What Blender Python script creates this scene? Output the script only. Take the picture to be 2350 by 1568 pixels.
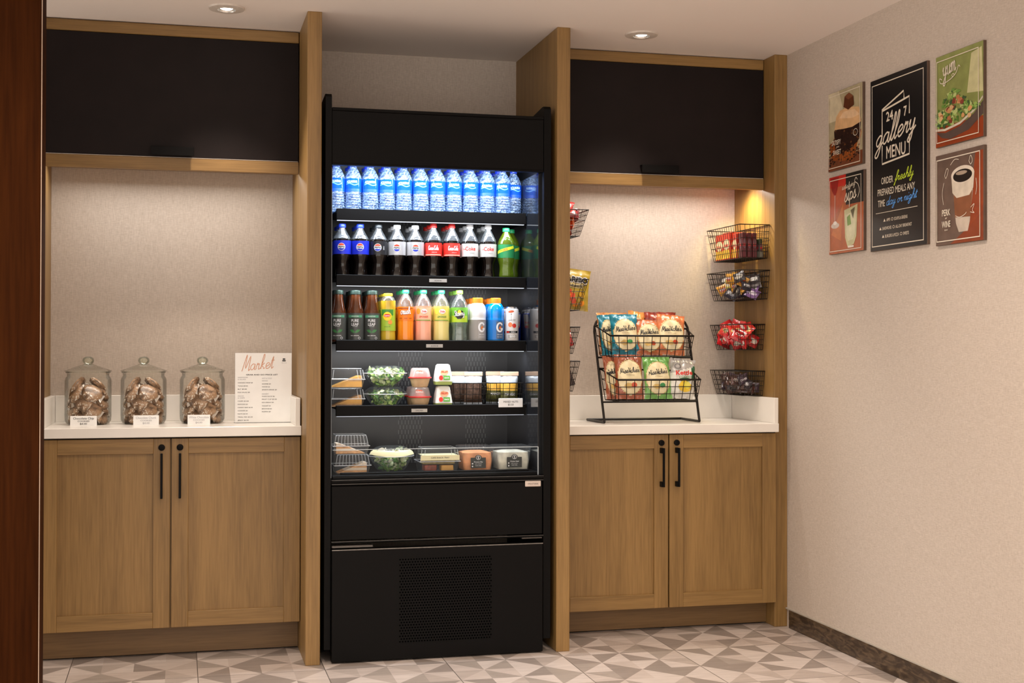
import bpy, math, random
from mathutils import Vector, Matrix, noise
D, C = bpy.data, bpy.context
for o in list(D.objects): D.objects.remove(o)
SC = C.scene
COL = SC.collection
PI = math.pi
R = random.Random(7)

# ---------------------------------------------------------------- camera
F_PX, YAW, PITCH, ROLL = 3042.8, .24626, .00996, .00202
cam = D.cameras.new('camera'); cam.sensor_width = 36; cam.lens = F_PX / 2350 * 36
cam.shift_y = -13.0 / 2350; cam.clip_start = .05; cam.clip_end = 60
co = D.objects.new('camera', cam); COL.objects.link(co); SC.camera = co
fw = Vector((math.sin(YAW) * math.cos(PITCH), math.cos(YAW) * math.cos(PITCH), math.sin(PITCH)))
rt = Vector((math.cos(YAW), -math.sin(YAW), 0)); up = rt.cross(fw)
r2 = rt * math.cos(ROLL) + up * math.sin(ROLL); u2 = up * math.cos(ROLL) - rt * math.sin(ROLL)
mw = Matrix((r2, u2, -fw)).transposed().to_4x4(); mw.translation = Vector((-.5278, -5.0963, 1.2082))
co.matrix_world = mw

# ---------------------------------------------------------------- view, world, lights
SC.view_settings.view_transform = 'Standard'; SC.view_settings.look = 'None'
SC.view_settings.gamma = 1; SC.view_settings.exposure = 0.66; SC.view_settings.use_curve_mapping = False
W = D.worlds.new('world'); SC.world = W; W.use_nodes = True
W.node_tree.nodes['Background'].inputs[0].default_value = (1, .90, .80, 1)
W.node_tree.nodes['Background'].inputs[1].default_value = 1.45

def area(name, loc, size, power, col, rot=(0, 0, 0), sy=None, spread=None):
    l = D.lights.new(name, 'AREA'); l.energy = power; l.color = col; l.size = size
    if sy: l.shape = 'RECTANGLE'; l.size_y = sy
    if spread: l.spread = spread
    o = D.objects.new(name, l); COL.objects.link(o); o.location = loc; o.rotation_euler = rot
    return o
def spot(name, loc, power, col, ang=100, blend=.8, rad=.035, tilt=(0, 0, 0)):
    l = D.lights.new(name, 'SPOT'); l.energy = power; l.color = col; l.spot_size = math.radians(ang)
    l.spot_blend = blend; l.shadow_soft_size = rad
    o = D.objects.new(name, l); COL.objects.link(o); o.location = loc; o.rotation_euler = tilt
    return o
WARM = (1, .80, .62)
NEUT = (1, .86, .73)
# ceiling downlights over the counters (their trims are modelled below)
spot('downlight_lamp', (-.357, .031, 2.47), 30, NEUT, 82, .7)
spot('downlight_lamp', (1.307, .036, 2.47), 30, NEUT, 82, .7)
# the rest of the room's ceiling downlights, behind the camera's picture
for x, y in ((-.36, -1.5), (1.15, -1.5), (-.36, -3.1), (1.15, -3.1), (.5, -4.6)):
    spot('room_lamp', (x, y, 2.47), 56, NEUT, 140, 1.0, .08)
# strip lights of the cooler and under the overhead cabinets
COOLW = (.74, .86, 1)
area('cooler_strip', (.465, .118, 1.948), .8, 6.5, COOLW, (math.radians(30), 0, 0), .03)
area('cooler_strip', (.478, .262, 1.712), .76, .75, (.85, .93, 1), (math.radians(12), 0, 0), .02)
area('cooler_strip', (.478, .262, 1.452), .76, 1.0, (.95, .97, 1), (math.radians(12), 0, 0), .02)
area('cooler_strip', (.478, .262, 1.196), .76, 1.5, (.93, .96, 1), (math.radians(12), 0, 0), .02)
area('cooler_strip', (.478, .262, .936), .76, 1.2, (.93, .96, 1), (math.radians(12), 0, 0), .02)
area('undercabinet_strip', (1.56, .46, 1.945), .78, 3.1, (1, .93, .86), (math.radians(-6), 0, 0), .03)
area('undercabinet_strip', (-.56, .46, 1.945), .84, 2.3, (1, .96, .91), (math.radians(-12), 0, 0), .03)

spot('puck_lamp', (1.875, .46, 1.935), 7, (1, .77, .24), 125, .9, .02, (0, math.radians(-22), 0))

# ---------------------------------------------------------------- materials
MATS = {}
def mat(name, col, rough=.5, metal=0, var=0, scale=30, bump=0, spec=.5, coat=0, emit=0, trans=0, stretch=(1, 1, 1), bscale=None):
    if name in MATS: return MATS[name]
    m = D.materials.new(name); m.use_nodes = True; nt = m.node_tree; n = nt.nodes; b = n['Principled BSDF']
    b.inputs['Base Color'].default_value = (*col, 1); b.inputs['Roughness'].default_value = rough
    b.inputs['Metallic'].default_value = metal; b.inputs['Specular IOR Level'].default_value = spec
    b.inputs['Coat Weight'].default_value = coat
    if emit: b.inputs['Emission Color'].default_value = (*col, 1); b.inputs['Emission Strength'].default_value = emit
    if trans: b.inputs['Transmission Weight'].default_value = trans
    if var or bump:
        tc = n.new('ShaderNodeTexCoord'); mp = n.new('ShaderNodeMapping'); mp.inputs['Scale'].default_value = stretch
        nt.links.new(tc.outputs['Object'], mp.inputs['Vector'])
        nz = n.new('ShaderNodeTexNoise'); nz.inputs['Scale'].default_value = scale; nz.inputs['Detail'].default_value = 3
        nt.links.new(mp.outputs[0], nz.inputs['Vector'])
        if var:
            r = n.new('ShaderNodeValToRGB')
            r.color_ramp.elements[0].position = .3; r.color_ramp.elements[1].position = .7
            r.color_ramp.elements[0].color = (*[c * (1 - var) for c in col], 1)
            r.color_ramp.elements[1].color = (*[min(1, c * (1 + var)) for c in col], 1)
            nt.links.new(nz.outputs[0], r.inputs[0]); nt.links.new(r.outputs[0], b.inputs['Base Color'])
            if emit: nt.links.new(r.outputs[0], b.inputs['Emission Color'])
        if bump:
            nb = nz
            if bscale:
                nb = n.new('ShaderNodeTexNoise'); nb.inputs['Scale'].default_value = bscale; nt.links.new(mp.outputs[0], nb.inputs['Vector'])
            bp = n.new('ShaderNodeBump'); bp.inputs['Strength'].default_value = bump; bp.inputs['Distance'].default_value = .002
            nt.links.new(nb.outputs[0], bp.inputs['Height']); nt.links.new(bp.outputs[0], b.inputs['Normal'])
    MATS[name] = m; return m
def glass(name, tint=(1, 1, 1), refl=.5, rough=.03, body=0, bodycol=(1, 1, 1), bump=0, bs=60, cap=.42):
    """thin clear shell: see-through with a fresnel gloss, optionally some milky body"""
    if name in MATS: return MATS[name]
    m = D.materials.new(name); m.use_nodes = True; nt = m.node_tree; n = nt.nodes; n.clear(); L = nt.links.new
    out = n.new('ShaderNodeOutputMaterial'); t = n.new('ShaderNodeBsdfTransparent'); t.inputs[0].default_value = (*tint, 1)
    g = n.new('ShaderNodeBsdfGlossy'); g.inputs['Roughness'].default_value = rough
    lw = n.new('ShaderNodeLayerWeight'); lw.inputs[0].default_value = refl
    mx = n.new('ShaderNodeMixShader')
    last = t
    if body:
        df = n.new('ShaderNodeBsdfDiffuse'); df.inputs[0].default_value = (*bodycol, 1)
        tr = n.new('ShaderNodeBsdfTranslucent'); tr.inputs[0].default_value = (*bodycol, 1)
        m0 = n.new('ShaderNodeMixShader'); m0.inputs[0].default_value = .5; L(df.outputs[0], m0.inputs[1]); L(tr.outputs[0], m0.inputs[2])
        m1 = n.new('ShaderNodeMixShader'); m1.inputs[0].default_value = body; L(t.outputs[0], m1.inputs[1]); L(m0.outputs[0], m1.inputs[2]); last = m1
    if bump:
        tc = n.new('ShaderNodeTexCoord'); nz = n.new('ShaderNodeTexNoise'); nz.inputs['Scale'].default_value = bs; nz.inputs['Detail'].default_value = 2
        mp = n.new('ShaderNodeMapping'); mp.inputs['Scale'].default_value = (1, 1, 1.6)
        L(tc.outputs['Object'], mp.inputs[0]); L(mp.outputs[0], nz.inputs['Vector'])
        bp = n.new('ShaderNodeBump'); bp.inputs['Strength'].default_value = bump; bp.inputs['Distance'].default_value = .004
        L(nz.outputs[0], bp.inputs['Height']); L(bp.outputs[0], g.inputs['Normal']); L(bp.outputs[0], lw.inputs['Normal'])
    mn = n.new('ShaderNodeMath'); mn.operation = 'MINIMUM'; mn.inputs[1].default_value = cap; L(lw.outputs['Fresnel'], mn.inputs[0]); L(mn.outputs[0], mx.inputs[0]); L(last.outputs[0], mx.inputs[1]); L(g.outputs[0], mx.inputs[2]); L(mx.outputs[0], out.inputs[0])
    MATS[name] = m; return m
def wood(name, dark, light, axis='Z', rough=.45, scale=1.0, coord='Object'):
    if name in MATS: return MATS[name]
    m = D.materials.new(name); m.use_nodes = True; nt = m.node_tree; n = nt.nodes; b = n['Principled BSDF']; L = nt.links.new
    tc = n.new('ShaderNodeTexCoord'); mp = n.new('ShaderNodeMapping')
    s = {'Z': (1, 1, .045), 'X': (.045, 1, 1), 'Y': (1, .045, 1)}[axis]
    mp.inputs['Scale'].default_value = s; L(tc.outputs[coord], mp.inputs[0])
    n1 = n.new('ShaderNodeTexNoise'); n1.inputs['Scale'].default_value = 16 * scale; n1.inputs['Detail'].default_value = 6; n1.inputs['Distortion'].default_value = .6
    n2 = n.new('ShaderNodeTexNoise'); n2.inputs['Scale'].default_value = 150 * scale; n2.inputs['Detail'].default_value = 3
    L(mp.outputs[0], n1.inputs['Vector']); L(mp.outputs[0], n2.inputs['Vector'])
    mx = n.new('ShaderNodeMath'); mx.operation = 'MULTIPLY_ADD'; mx.inputs[1].default_value = .45; L(n2.outputs[0], mx.inputs[0])
    sc = n.new('ShaderNodeMath'); sc.operation = 'MULTIPLY'; sc.inputs[1].default_value = .6; L(n1.outputs[0], sc.inputs[0]); L(sc.outputs[0], mx.inputs[2])
    r = n.new('ShaderNodeValToRGB'); r.color_ramp.elements[0].position = .36; r.color_ramp.elements[1].position = .66
    r.color_ramp.elements[0].color = (*dark, 1); r.color_ramp.elements[1].color = (*light, 1)
    L(mx.outputs[0], r.inputs[0]); L(r.outputs[0], b.inputs['Base Color']); b.inputs['Roughness'].default_value = rough
    bp = n.new('ShaderNodeBump'); bp.inputs['Strength'].default_value = .15; bp.inputs['Distance'].default_value = .001
    L(n2.outputs[0], bp.inputs['Height']); L(bp.outputs[0], b.inputs['Normal'])
    MATS[name] = m; return m
def wallpaper():
    m = D.materials.new('woven_wallpaper'); m.use_nodes = True; nt = m.node_tree; n = nt.nodes; b = n['Principled BSDF']; L = nt.links.new
    tc = n.new('ShaderNodeTexCoord'); outs = []
    for s in ((60, 60, 420), (420, 420, 45)):
        mp = n.new('ShaderNodeMapping'); mp.inputs['Scale'].default_value = s; L(tc.outputs['Object'], mp.inputs[0])
        z = n.new('ShaderNodeTexNoise'); z.inputs['Scale'].default_value = 1; z.inputs['Detail'].default_value = 1.5; L(mp.outputs[0], z.inputs['Vector']); outs.append(z)
    a = n.new('ShaderNodeMath'); a.operation = 'ADD'; L(outs[0].outputs[0], a.inputs[0]); L(outs[1].outputs[0], a.inputs[1])
    r = n.new('ShaderNodeValToRGB'); e = r.color_ramp.elements
    e[0].position = .30; e[0].color = (.435, .365, .305, 1); e[1].position = .72; e[1].color = (.60, .52, .45, 1)
    h = n.new('ShaderNodeMath'); h.operation = 'MULTIPLY'; h.inputs[1].default_value = .5; L(a.outputs[0], h.inputs[0])
    L(h.outputs[0], r.inputs[0]); L(r.outputs[0], b.inputs['Base Color']); b.inputs['Roughness'].default_value = .75
    bp = n.new('ShaderNodeBump'); bp.inputs['Strength'].default_value = .3; bp.inputs['Distance'].default_value = .001
    L(h.outputs[0], bp.inputs['Height']); L(bp.outputs[0], b.inputs['Normal'])
    return m
def floor_tiles():
    m = D.materials.new('patterned_porcelain_tile'); m.use_nodes = True; nt = m.node_tree; n = nt.nodes; b = n['Principled BSDF']; L = nt.links.new
    def M(op, a, c=None, c2=None):
        k = n.new('ShaderNodeMath'); k.operation = op
        for i, v in enumerate((a, c, c2)):
            if v is None: continue
            if isinstance(v, (int, float)): k.inputs[i].default_value = v
            else: L(v, k.inputs[i])
        return k.outputs[0]
    g = n.new('ShaderNodeNewGeometry'); s = n.new('ShaderNodeSeparateXYZ'); L(g.outputs['Position'], s.inputs[0])
    u = M('DIVIDE', M('SUBTRACT', s.outputs[0], .0115), .1164); v = M('DIVIDE', M('ADD', s.outputs[1], .08), .136)
    i, j = M('FLOOR', u), M('FLOOR', v); fu, fv = M('FRACT', u), M('FRACT', v)
    par = M('FLOORED_MODULO', M('ADD', i, j), 2)
    t0 = M('GREATER_THAN', fu, fv); t1 = M('GREATER_THAN', M('ADD', fu, fv), 1)
    tri = M('ADD', M('MULTIPLY', t0, M('SUBTRACT', 1, par)), M('MULTIPLY', t1, par))
    cmb = n.new('ShaderNodeCombineXYZ'); L(i, cmb.inputs[0]); L(j, cmb.inputs[1]); L(tri, cmb.inputs[2])
    wn = n.new('ShaderNodeTexWhiteNoise'); wn.noise_dimensions = '3D'; L(cmb.outputs[0], wn.inputs['Vector'])
    c2_ = n.new('ShaderNodeCombineXYZ'); L(i, c2_.inputs[0]); L(j, c2_.inputs[1]); c2_.inputs[2].default_value = 7.3
    w2_ = n.new('ShaderNodeTexWhiteNoise'); w2_.noise_dimensions = '3D'; L(c2_.outputs[0], w2_.inputs['Vector'])
    cls = M('COMPARE', tri, M('GREATER_THAN', w2_.outputs['Value'], .5), .1)   # one darker blade in each cell
    val = M('ADD', M('MULTIPLY', cls, .5), M('MULTIPLY', wn.outputs['Value'], .5))
    r = n.new('ShaderNodeValToRGB'); r.color_ramp.interpolation = 'CONSTANT'; e = r.color_ramp.elements
    e[0].position = 0; e[0].color = (.60, .51, .455, 1); e[1].position = .22; e[1].color = (.67, .58, .525, 1)
    for p, c in ((.5, (.51, .43, .38)), (.64, (.34, .285, .25)), (.84, (.41, .35, .305))):
        q = e.new(p); q.color = (*c, 1)
    L(val, r.inputs[0])
    nz = n.new('ShaderNodeTexNoise'); nz.inputs['Scale'].default_value = 26; nz.inputs['Detail'].default_value = 4
    mp = n.new('ShaderNodeMapping'); mp.inputs['Scale'].default_value = (.35, 1.6, 1); L(g.outputs['Position'], mp.inputs[0]); L(mp.outputs[0], nz.inputs['Vector'])
    mm = n.new('ShaderNodeMixRGB'); mm.blend_type = 'MULTIPLY'; mm.inputs[0].default_value = .35; L(r.outputs[0], mm.inputs[1]); L(nz.outputs[0], mm.inputs[2])
    # grout every four cells
    gu = M('FRACT', M('DIVIDE', u, 4)); gv = M('FRACT', M('DIVIDE', v, 4))
    ln = M('MAXIMUM', M('LESS_THAN', M('MINIMUM', gu, M('SUBTRACT', 1, gu)), .0035), M('LESS_THAN', M('MINIMUM', gv, M('SUBTRACT', 1, gv)), .003))
    m2 = n.new('ShaderNodeMixRGB'); L(ln, m2.inputs[0]); L(mm.outputs[0], m2.inputs[1]); m2.inputs[2].default_value = (.13, .11, .095, 1)
    L(m2.outputs[0], b.inputs['Base Color']); b.inputs['Roughness'].default_value = .42
    return m
OAKD, OAKL = (.178, .098, .028), (.302, .174, .056)
OAK = wood('oak_vertical', OAKD, OAKL, 'Z'); OAKX = wood('oak_horizontal', OAKD, OAKL, 'X')
KICK = wood('oak_kick_shaded', (.12, .064, .021), (.20, .112, .042), 'X')  # oak darkened to paint in the shade of the toe recess
PAPER = wallpaper()
CEIL = mat('ceiling_paint', (.84, .77, .72), .8, bump=.1, scale=80)
BLK = mat('black_powder_coat', (.0032, .0027, .0026), .5, var=.15, scale=200, spec=.11)
BLKG = mat('black_gloss_liner', (.012, .013, .016), .07, spec=.9, var=.1, scale=40)
BLKM = mat('black_laminate', (.0100, .0060, .0058), .6, spec=.18, var=.15, scale=9)
WIRE = mat('black_wire', (.014, .011, .009), .38, metal=.3, var=.2, scale=60)
QUARTZ = mat('white_quartz', (.80, .765, .71), .25, var=.04, scale=6)
WHITE = mat('white_card', (.86, .86, .85), .5, var=.02, scale=20)
INK = mat('black_ink', (.03, .03, .03), .6, var=.1, scale=50)
STEEL = mat('brushed_rim', (.62, .56, .50), .5, metal=0, var=.1, scale=60)

# ---------------------------------------------------------------- 2D shapes (verts, faces) for print and artwork
def sRect(x0, y0, x1, y1, nx=1, ny=1):
    v = [(x0 + (x1 - x0) * i / nx, y0 + (y1 - y0) * j / ny) for j in range(ny + 1) for i in range(nx + 1)]
    return v, [(j * (nx + 1) + i, j * (nx + 1) + i + 1, (j + 1) * (nx + 1) + i + 1, (j + 1) * (nx + 1) + i) for j in range(ny) for i in range(nx)]
def sEll(cx, cy, rx, ry, n=24, rings=2, a0=0, a1=2 * PI, wob=0, seed=0):
    v = [(cx, cy)]; f = []; full = abs(a1 - a0 - 2 * PI) < 1e-6; k = n if full else n + 1; rr = random.Random(seed)
    w = [1 + wob * rr.uniform(-1, 1) for _ in range(k)]
    for q in range(1, rings + 1):
        for i in range(k):
            a = a0 + (a1 - a0) * i / n; v.append((cx + rx * q / rings * math.cos(a) * w[i], cy + ry * q / rings * math.sin(a) * w[i]))
    for q in range(rings):
        for i in range(n):
            a, b = i, (i + 1) % k
            if q == 0: f.append((0, 1 + a, 1 + b))
            else:
                o0, o1 = 1 + (q - 1) * k, 1 + q * k; f.append((o0 + a, o1 + a, o1 + b, o0 + b))
    return v, f
def sRing(cx, cy, rx, ry, w, n=24, a0=0, a1=2 * PI):
    v = []
    for i in range(n + 1):
        a = a0 + (a1 - a0) * i / n; c, s = math.cos(a), math.sin(a); v += [(cx + rx * c, cy + ry * s), (cx + (rx - w) * c, cy + (ry - w) * s)]
    return v, [(2 * i, 2 * i + 2, 2 * i + 3, 2 * i + 1) for i in range(n)]
def sPoly(pts): return list(pts), [tuple(range(len(pts)))]
def smooth(pts, k=6):
    if len(pts) < 3: return list(pts)
    P = [pts[0]] + list(pts) + [pts[-1]]; out = []
    for i in range(1, len(P) - 2):
        a, b, c, d = P[i - 1:i + 3]
        for j in range(k):
            t = j / k; out.append(tuple(.5 * (2 * b[m] + (c[m] - a[m]) * t + (2 * a[m] - 5 * b[m] + 4 * c[m] - d[m]) * t * t + (3 * b[m] - a[m] - 3 * c[m] + d[m]) * t ** 3) for m in range(len(b))))
    out.append(tuple(pts[-1])); return out
def sLine(pts, w, sm=0):
    if sm: pts = smooth(pts, sm)
    v, f = [], []
    for i, p in enumerate(pts):
        a, b = pts[max(0, i - 1)], pts[min(len(pts) - 1, i + 1)]
        dx, dy = b[0] - a[0], b[1] - a[1]; l = math.hypot(dx, dy) or 1
        v += [(p[0] - dy / l * w / 2, p[1] + dx / l * w / 2), (p[0] + dy / l * w / 2, p[1] - dx / l * w / 2)]
    return v, [(2 * i + 1, 2 * i + 3, 2 * i + 2, 2 * i) for i in range(len(pts) - 1)]
def sFrame(x0, y0, x1, y1, w):
    v = [(x0, y0), (x1, y0), (x1, y1), (x0, y1), (x0 + w, y0 + w), (x1 - w, y0 + w), (x1 - w, y1 - w), (x0 + w, y1 - w)]
    return v, [(0, 1, 5, 4), (1, 2, 6, 5), (2, 3, 7, 6), (3, 0, 4, 7)]
def T(s, dx=0, dy=0, sx=1, sy=1, rot=0, shear=0):
    c, q = math.cos(rot), math.sin(rot)
    def g(p):
        x, y = p[0] * sx, p[1] * sy; x += y * shear; return (dx + x * c - y * q, dy + x * q + y * c)
    return [g(p) for p in s[0]], s[1]
def join(*ss):
    v, f = [], []
    for s in ss:
        o = len(v); v += s[0]; f += [tuple(i + o for i in q) for q in s[1]]
    return v, f
TXC = {}
def sText(txt, h=1.0, w=None, cx=0, cy=0, bold=0, shear=0, rot=0):
    """built-in font, cap height h, centred at cx, cy; w squeezes the whole line to that width"""
    key = (txt, bold)
    if key not in TXC:
        cu = D.curves.new('lettering', 'FONT'); cu.body = txt; cu.size = 1; cu.resolution_u = 3
        ob = D.objects.new('lettering', cu); COL.objects.link(ob)
        me = D.meshes.new_from_object(ob.evaluated_get(C.evaluated_depsgraph_get()))
        v = [(q.co.x, q.co.y) for q in me.vertices]; me.calc_loop_triangles(); f = [tuple(p.vertices) for p in me.loop_triangles]
        D.objects.remove(ob); D.curves.remove(cu); D.meshes.remove(me)
        if bold:      # thicken by overlaying shifted copies
            n0, f0, v0 = len(v), f, v; dirs = [(math.cos(a) * bold, math.sin(a) * bold) for a in [2 * PI * q / (8 if bold > .04 else 4) for q in range(8 if bold > .04 else 4)]]
            v, f = [], []
            for q, (dx_, dy_) in enumerate(dirs): v += [(x + dx_, y + dy_) for x, y in v0]; f += [tuple(i + q * n0 for i in t) for t in f0]
        xs = [a for a, _ in v] or [0, 1]
        x0, x1 = min(xs), max(xs)
        TXC[key] = ([(a - (x0 + x1) / 2, b - .36) for a, b in v], f, x1 - x0)
    v, f, ww = TXC[key]
    sy = h / .72; sx = (w / ww) if w else sy
    return T((v, f), cx, cy, sx, sy, rot, shear)
GL = {'a': (1.05, [[(.8, .85), (.5, 1), (.15, .7), (.15, .2), (.4, 0), (.7, .3), (.82, .95), (.8, .2), (.95, 0), (1.15, .25)]]),
 'd': (1.05, [[(.8, .85), (.5, 1), (.15, .7), (.15, .2), (.4, 0), (.7, .3), (.9, 2), (.8, .2), (.95, 0), (1.15, .25)]]),
 'e': (.9, [[(.1, .35), (.5, .5), (.75, .75), (.55, 1), (.25, .85), (.15, .4), (.35, 0), (.65, .05), (.95, .35)]]),
 'f': (.75, [[(.1, .2), (.5, 1), (.75, 1.8), (.6, 2.1), (.42, 1.7), (.35, 0), (.25, -.8), (.1, -.9), (.15, -.5), (.5, .1), (.8, .4)]]),
 'g': (1.0, [[(.8, .85), (.5, 1), (.15, .7), (.15, .3), (.4, .05), (.7, .35), (.82, .95), (.75, -.5), (.5, -1), (.2, -.8), (.45, -.3), (1.1, .25)]]),
 'h': (.95, [[(.1, .2), (.45, 1.4), (.45, 2), (.25, 1.9), (.15, 0), (.25, .7), (.55, 1), (.75, .75), (.72, .15), (.85, 0), (1.05, .25)]]),
 'i': (.5, [[(0, .2), (.25, 1), (.2, .2), (.35, 0), (.55, .25)], [(.3, 1.42), (.36, 1.56)]]),
 'k': (.85, [[(.1, .2), (.45, 1.5), (.42, 2), (.25, 1.8), (.15, 0)], [(.65, 1), (.2, .5), (.5, .4), (.65, .05), (.9, .2)]]),
 'l': (.5, [[(0, .2), (.4, 1.3), (.42, 2.0), (.25, 2.0), (.18, .5), (.3, 0), (.55, .25)]]),
 'm': (1.2, [[(0, .6), (.15, 1), (.15, 0), (.2, .7), (.4, 1), (.55, .8), (.52, 0), (.6, .7), (.8, 1), (.95, .8), (.92, .1), (1.05, 0), (1.25, .25)]]),
 'n': (.88, [[(0, .6), (.15, 1), (.15, 0), (.2, .7), (.45, 1), (.62, .8), (.6, .1), (.72, 0), (.92, .25)]]),
 'o': (.9, [[(.6, .95), (.25, .9), (.1, .45), (.3, 0), (.65, .2), (.7, .7), (.5, 1), (.6, .8), (.95, .8)]]),
 'p': (.9, [[(.1, .9), (.15, 1), (.05, -.9), (.15, .6), (.45, 1), (.7, .7), (.6, .15), (.3, .05), (.95, .25)]]),
 'r': (.75, [[(0, .3), (.2, 1.05), (.25, .8), (.5, .95), (.45, .2), (.6, 0), (.8, .25)]]),
 's': (.75, [[(0, .2), (.4, 1.05), (.45, .8), (.6, .3), (.4, 0), (.1, .1), (.5, .05), (.8, .3)]]),
 't': (.58, [[(0, .2), (.35, 1.7), (.3, .2), (.42, 0), (.62, .25)], [(.1, 1.2), (.6, 1.25)]]),
 'u': (.93, [[(0, .6), (.12, 1), (.12, .3), (.3, 0), (.55, .2), (.68, 1), (.65, .2), (.78, 0), (.98, .25)]]),
 'y': (.93, [[(0, .6), (.12, 1), (.12, .4), (.3, .1), (.55, .3), (.68, 1), (.6, -.5), (.4, -1), (.1, -.8), (.4, -.3), (.98, .25)]]),
 'c': (.75, [[(.65, .85), (.4, 1), (.12, .6), (.2, .1), (.45, 0), (.8, .25)]]),
 'M': (1.35, [[(0, -.1), (.35, 1.9), (.45, 1.95), (.55, .3), (1.1, 1.95), (1.15, 0), (1.35, .2)]]),
 'V': (.85, [[(0, 1.7), (.2, 1.95), (.45, 0), (1.0, 2.0)]]),
 'C': (.95, [[(.9, 1.5), (.65, 2), (.2, 1.4), (.15, .4), (.5, 0), (1, .4)]]),
 'S': (.85, [[(.95, 1.6), (.6, 2), (.3, 1.6), (.75, .9), (.6, 0), (0, .3)]]),
 "'": (.25, [[(.15, 2), (.08, 1.6)]]), '-': (.5, [[(.05, .6), (.45, .6)]]), ' ': (.5, [])}
def sScript(txt, xh, w=.14, cx=0, cy=0, width=None, rot=0, shear=.15, tall=1.0):
    """handwritten lettering drawn as pen strokes; xh = x height"""
    x = 0; S = []
    for ch in txt:
        adv, st = GL[ch]
        for s in st: S.append([(x + a, (b if b <= 1 else 1 + (b - 1) * tall)) for a, b in s])
        x += adv
    sx = (width / x) if width else xh
    segs = [sLine([((a - x / 2 + (b - .5) * shear) * sx, (b - .5) * xh) for a, b in s], w * xh, 4) for s in S]
    return T(join(*segs), cx, cy, 1, 1, rot)

def slices(shape, dx):
    V, F = shape; ov, of = [], []
    def clip(poly, c, keep):
        out = []
        for i, p in enumerate(poly):
            q = poly[(i + 1) % len(poly)]; a, b = (p[0] - c) * keep, (q[0] - c) * keep
            if a >= 0: out.append(p)
            if a * b < 0:
                t = a / (a - b); out.append((p[0] + (q[0] - p[0]) * t, p[1] + (q[1] - p[1]) * t))
        return out
    for f in F:
        P = [V[i] for i in f]; x0, x1 = min(p[0] for p in P), max(p[0] for p in P)
        k0, k1 = math.floor(x0 / dx), math.ceil(x1 / dx)
        for k in range(k0, k1):
            q = P if k1 - k0 == 1 else clip(clip(P, k * dx, 1), (k + 1) * dx, -1)
            if len(q) > 2: of.append(tuple(range(len(ov), len(ov) + len(q)))); ov += q
    return ov, of

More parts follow.
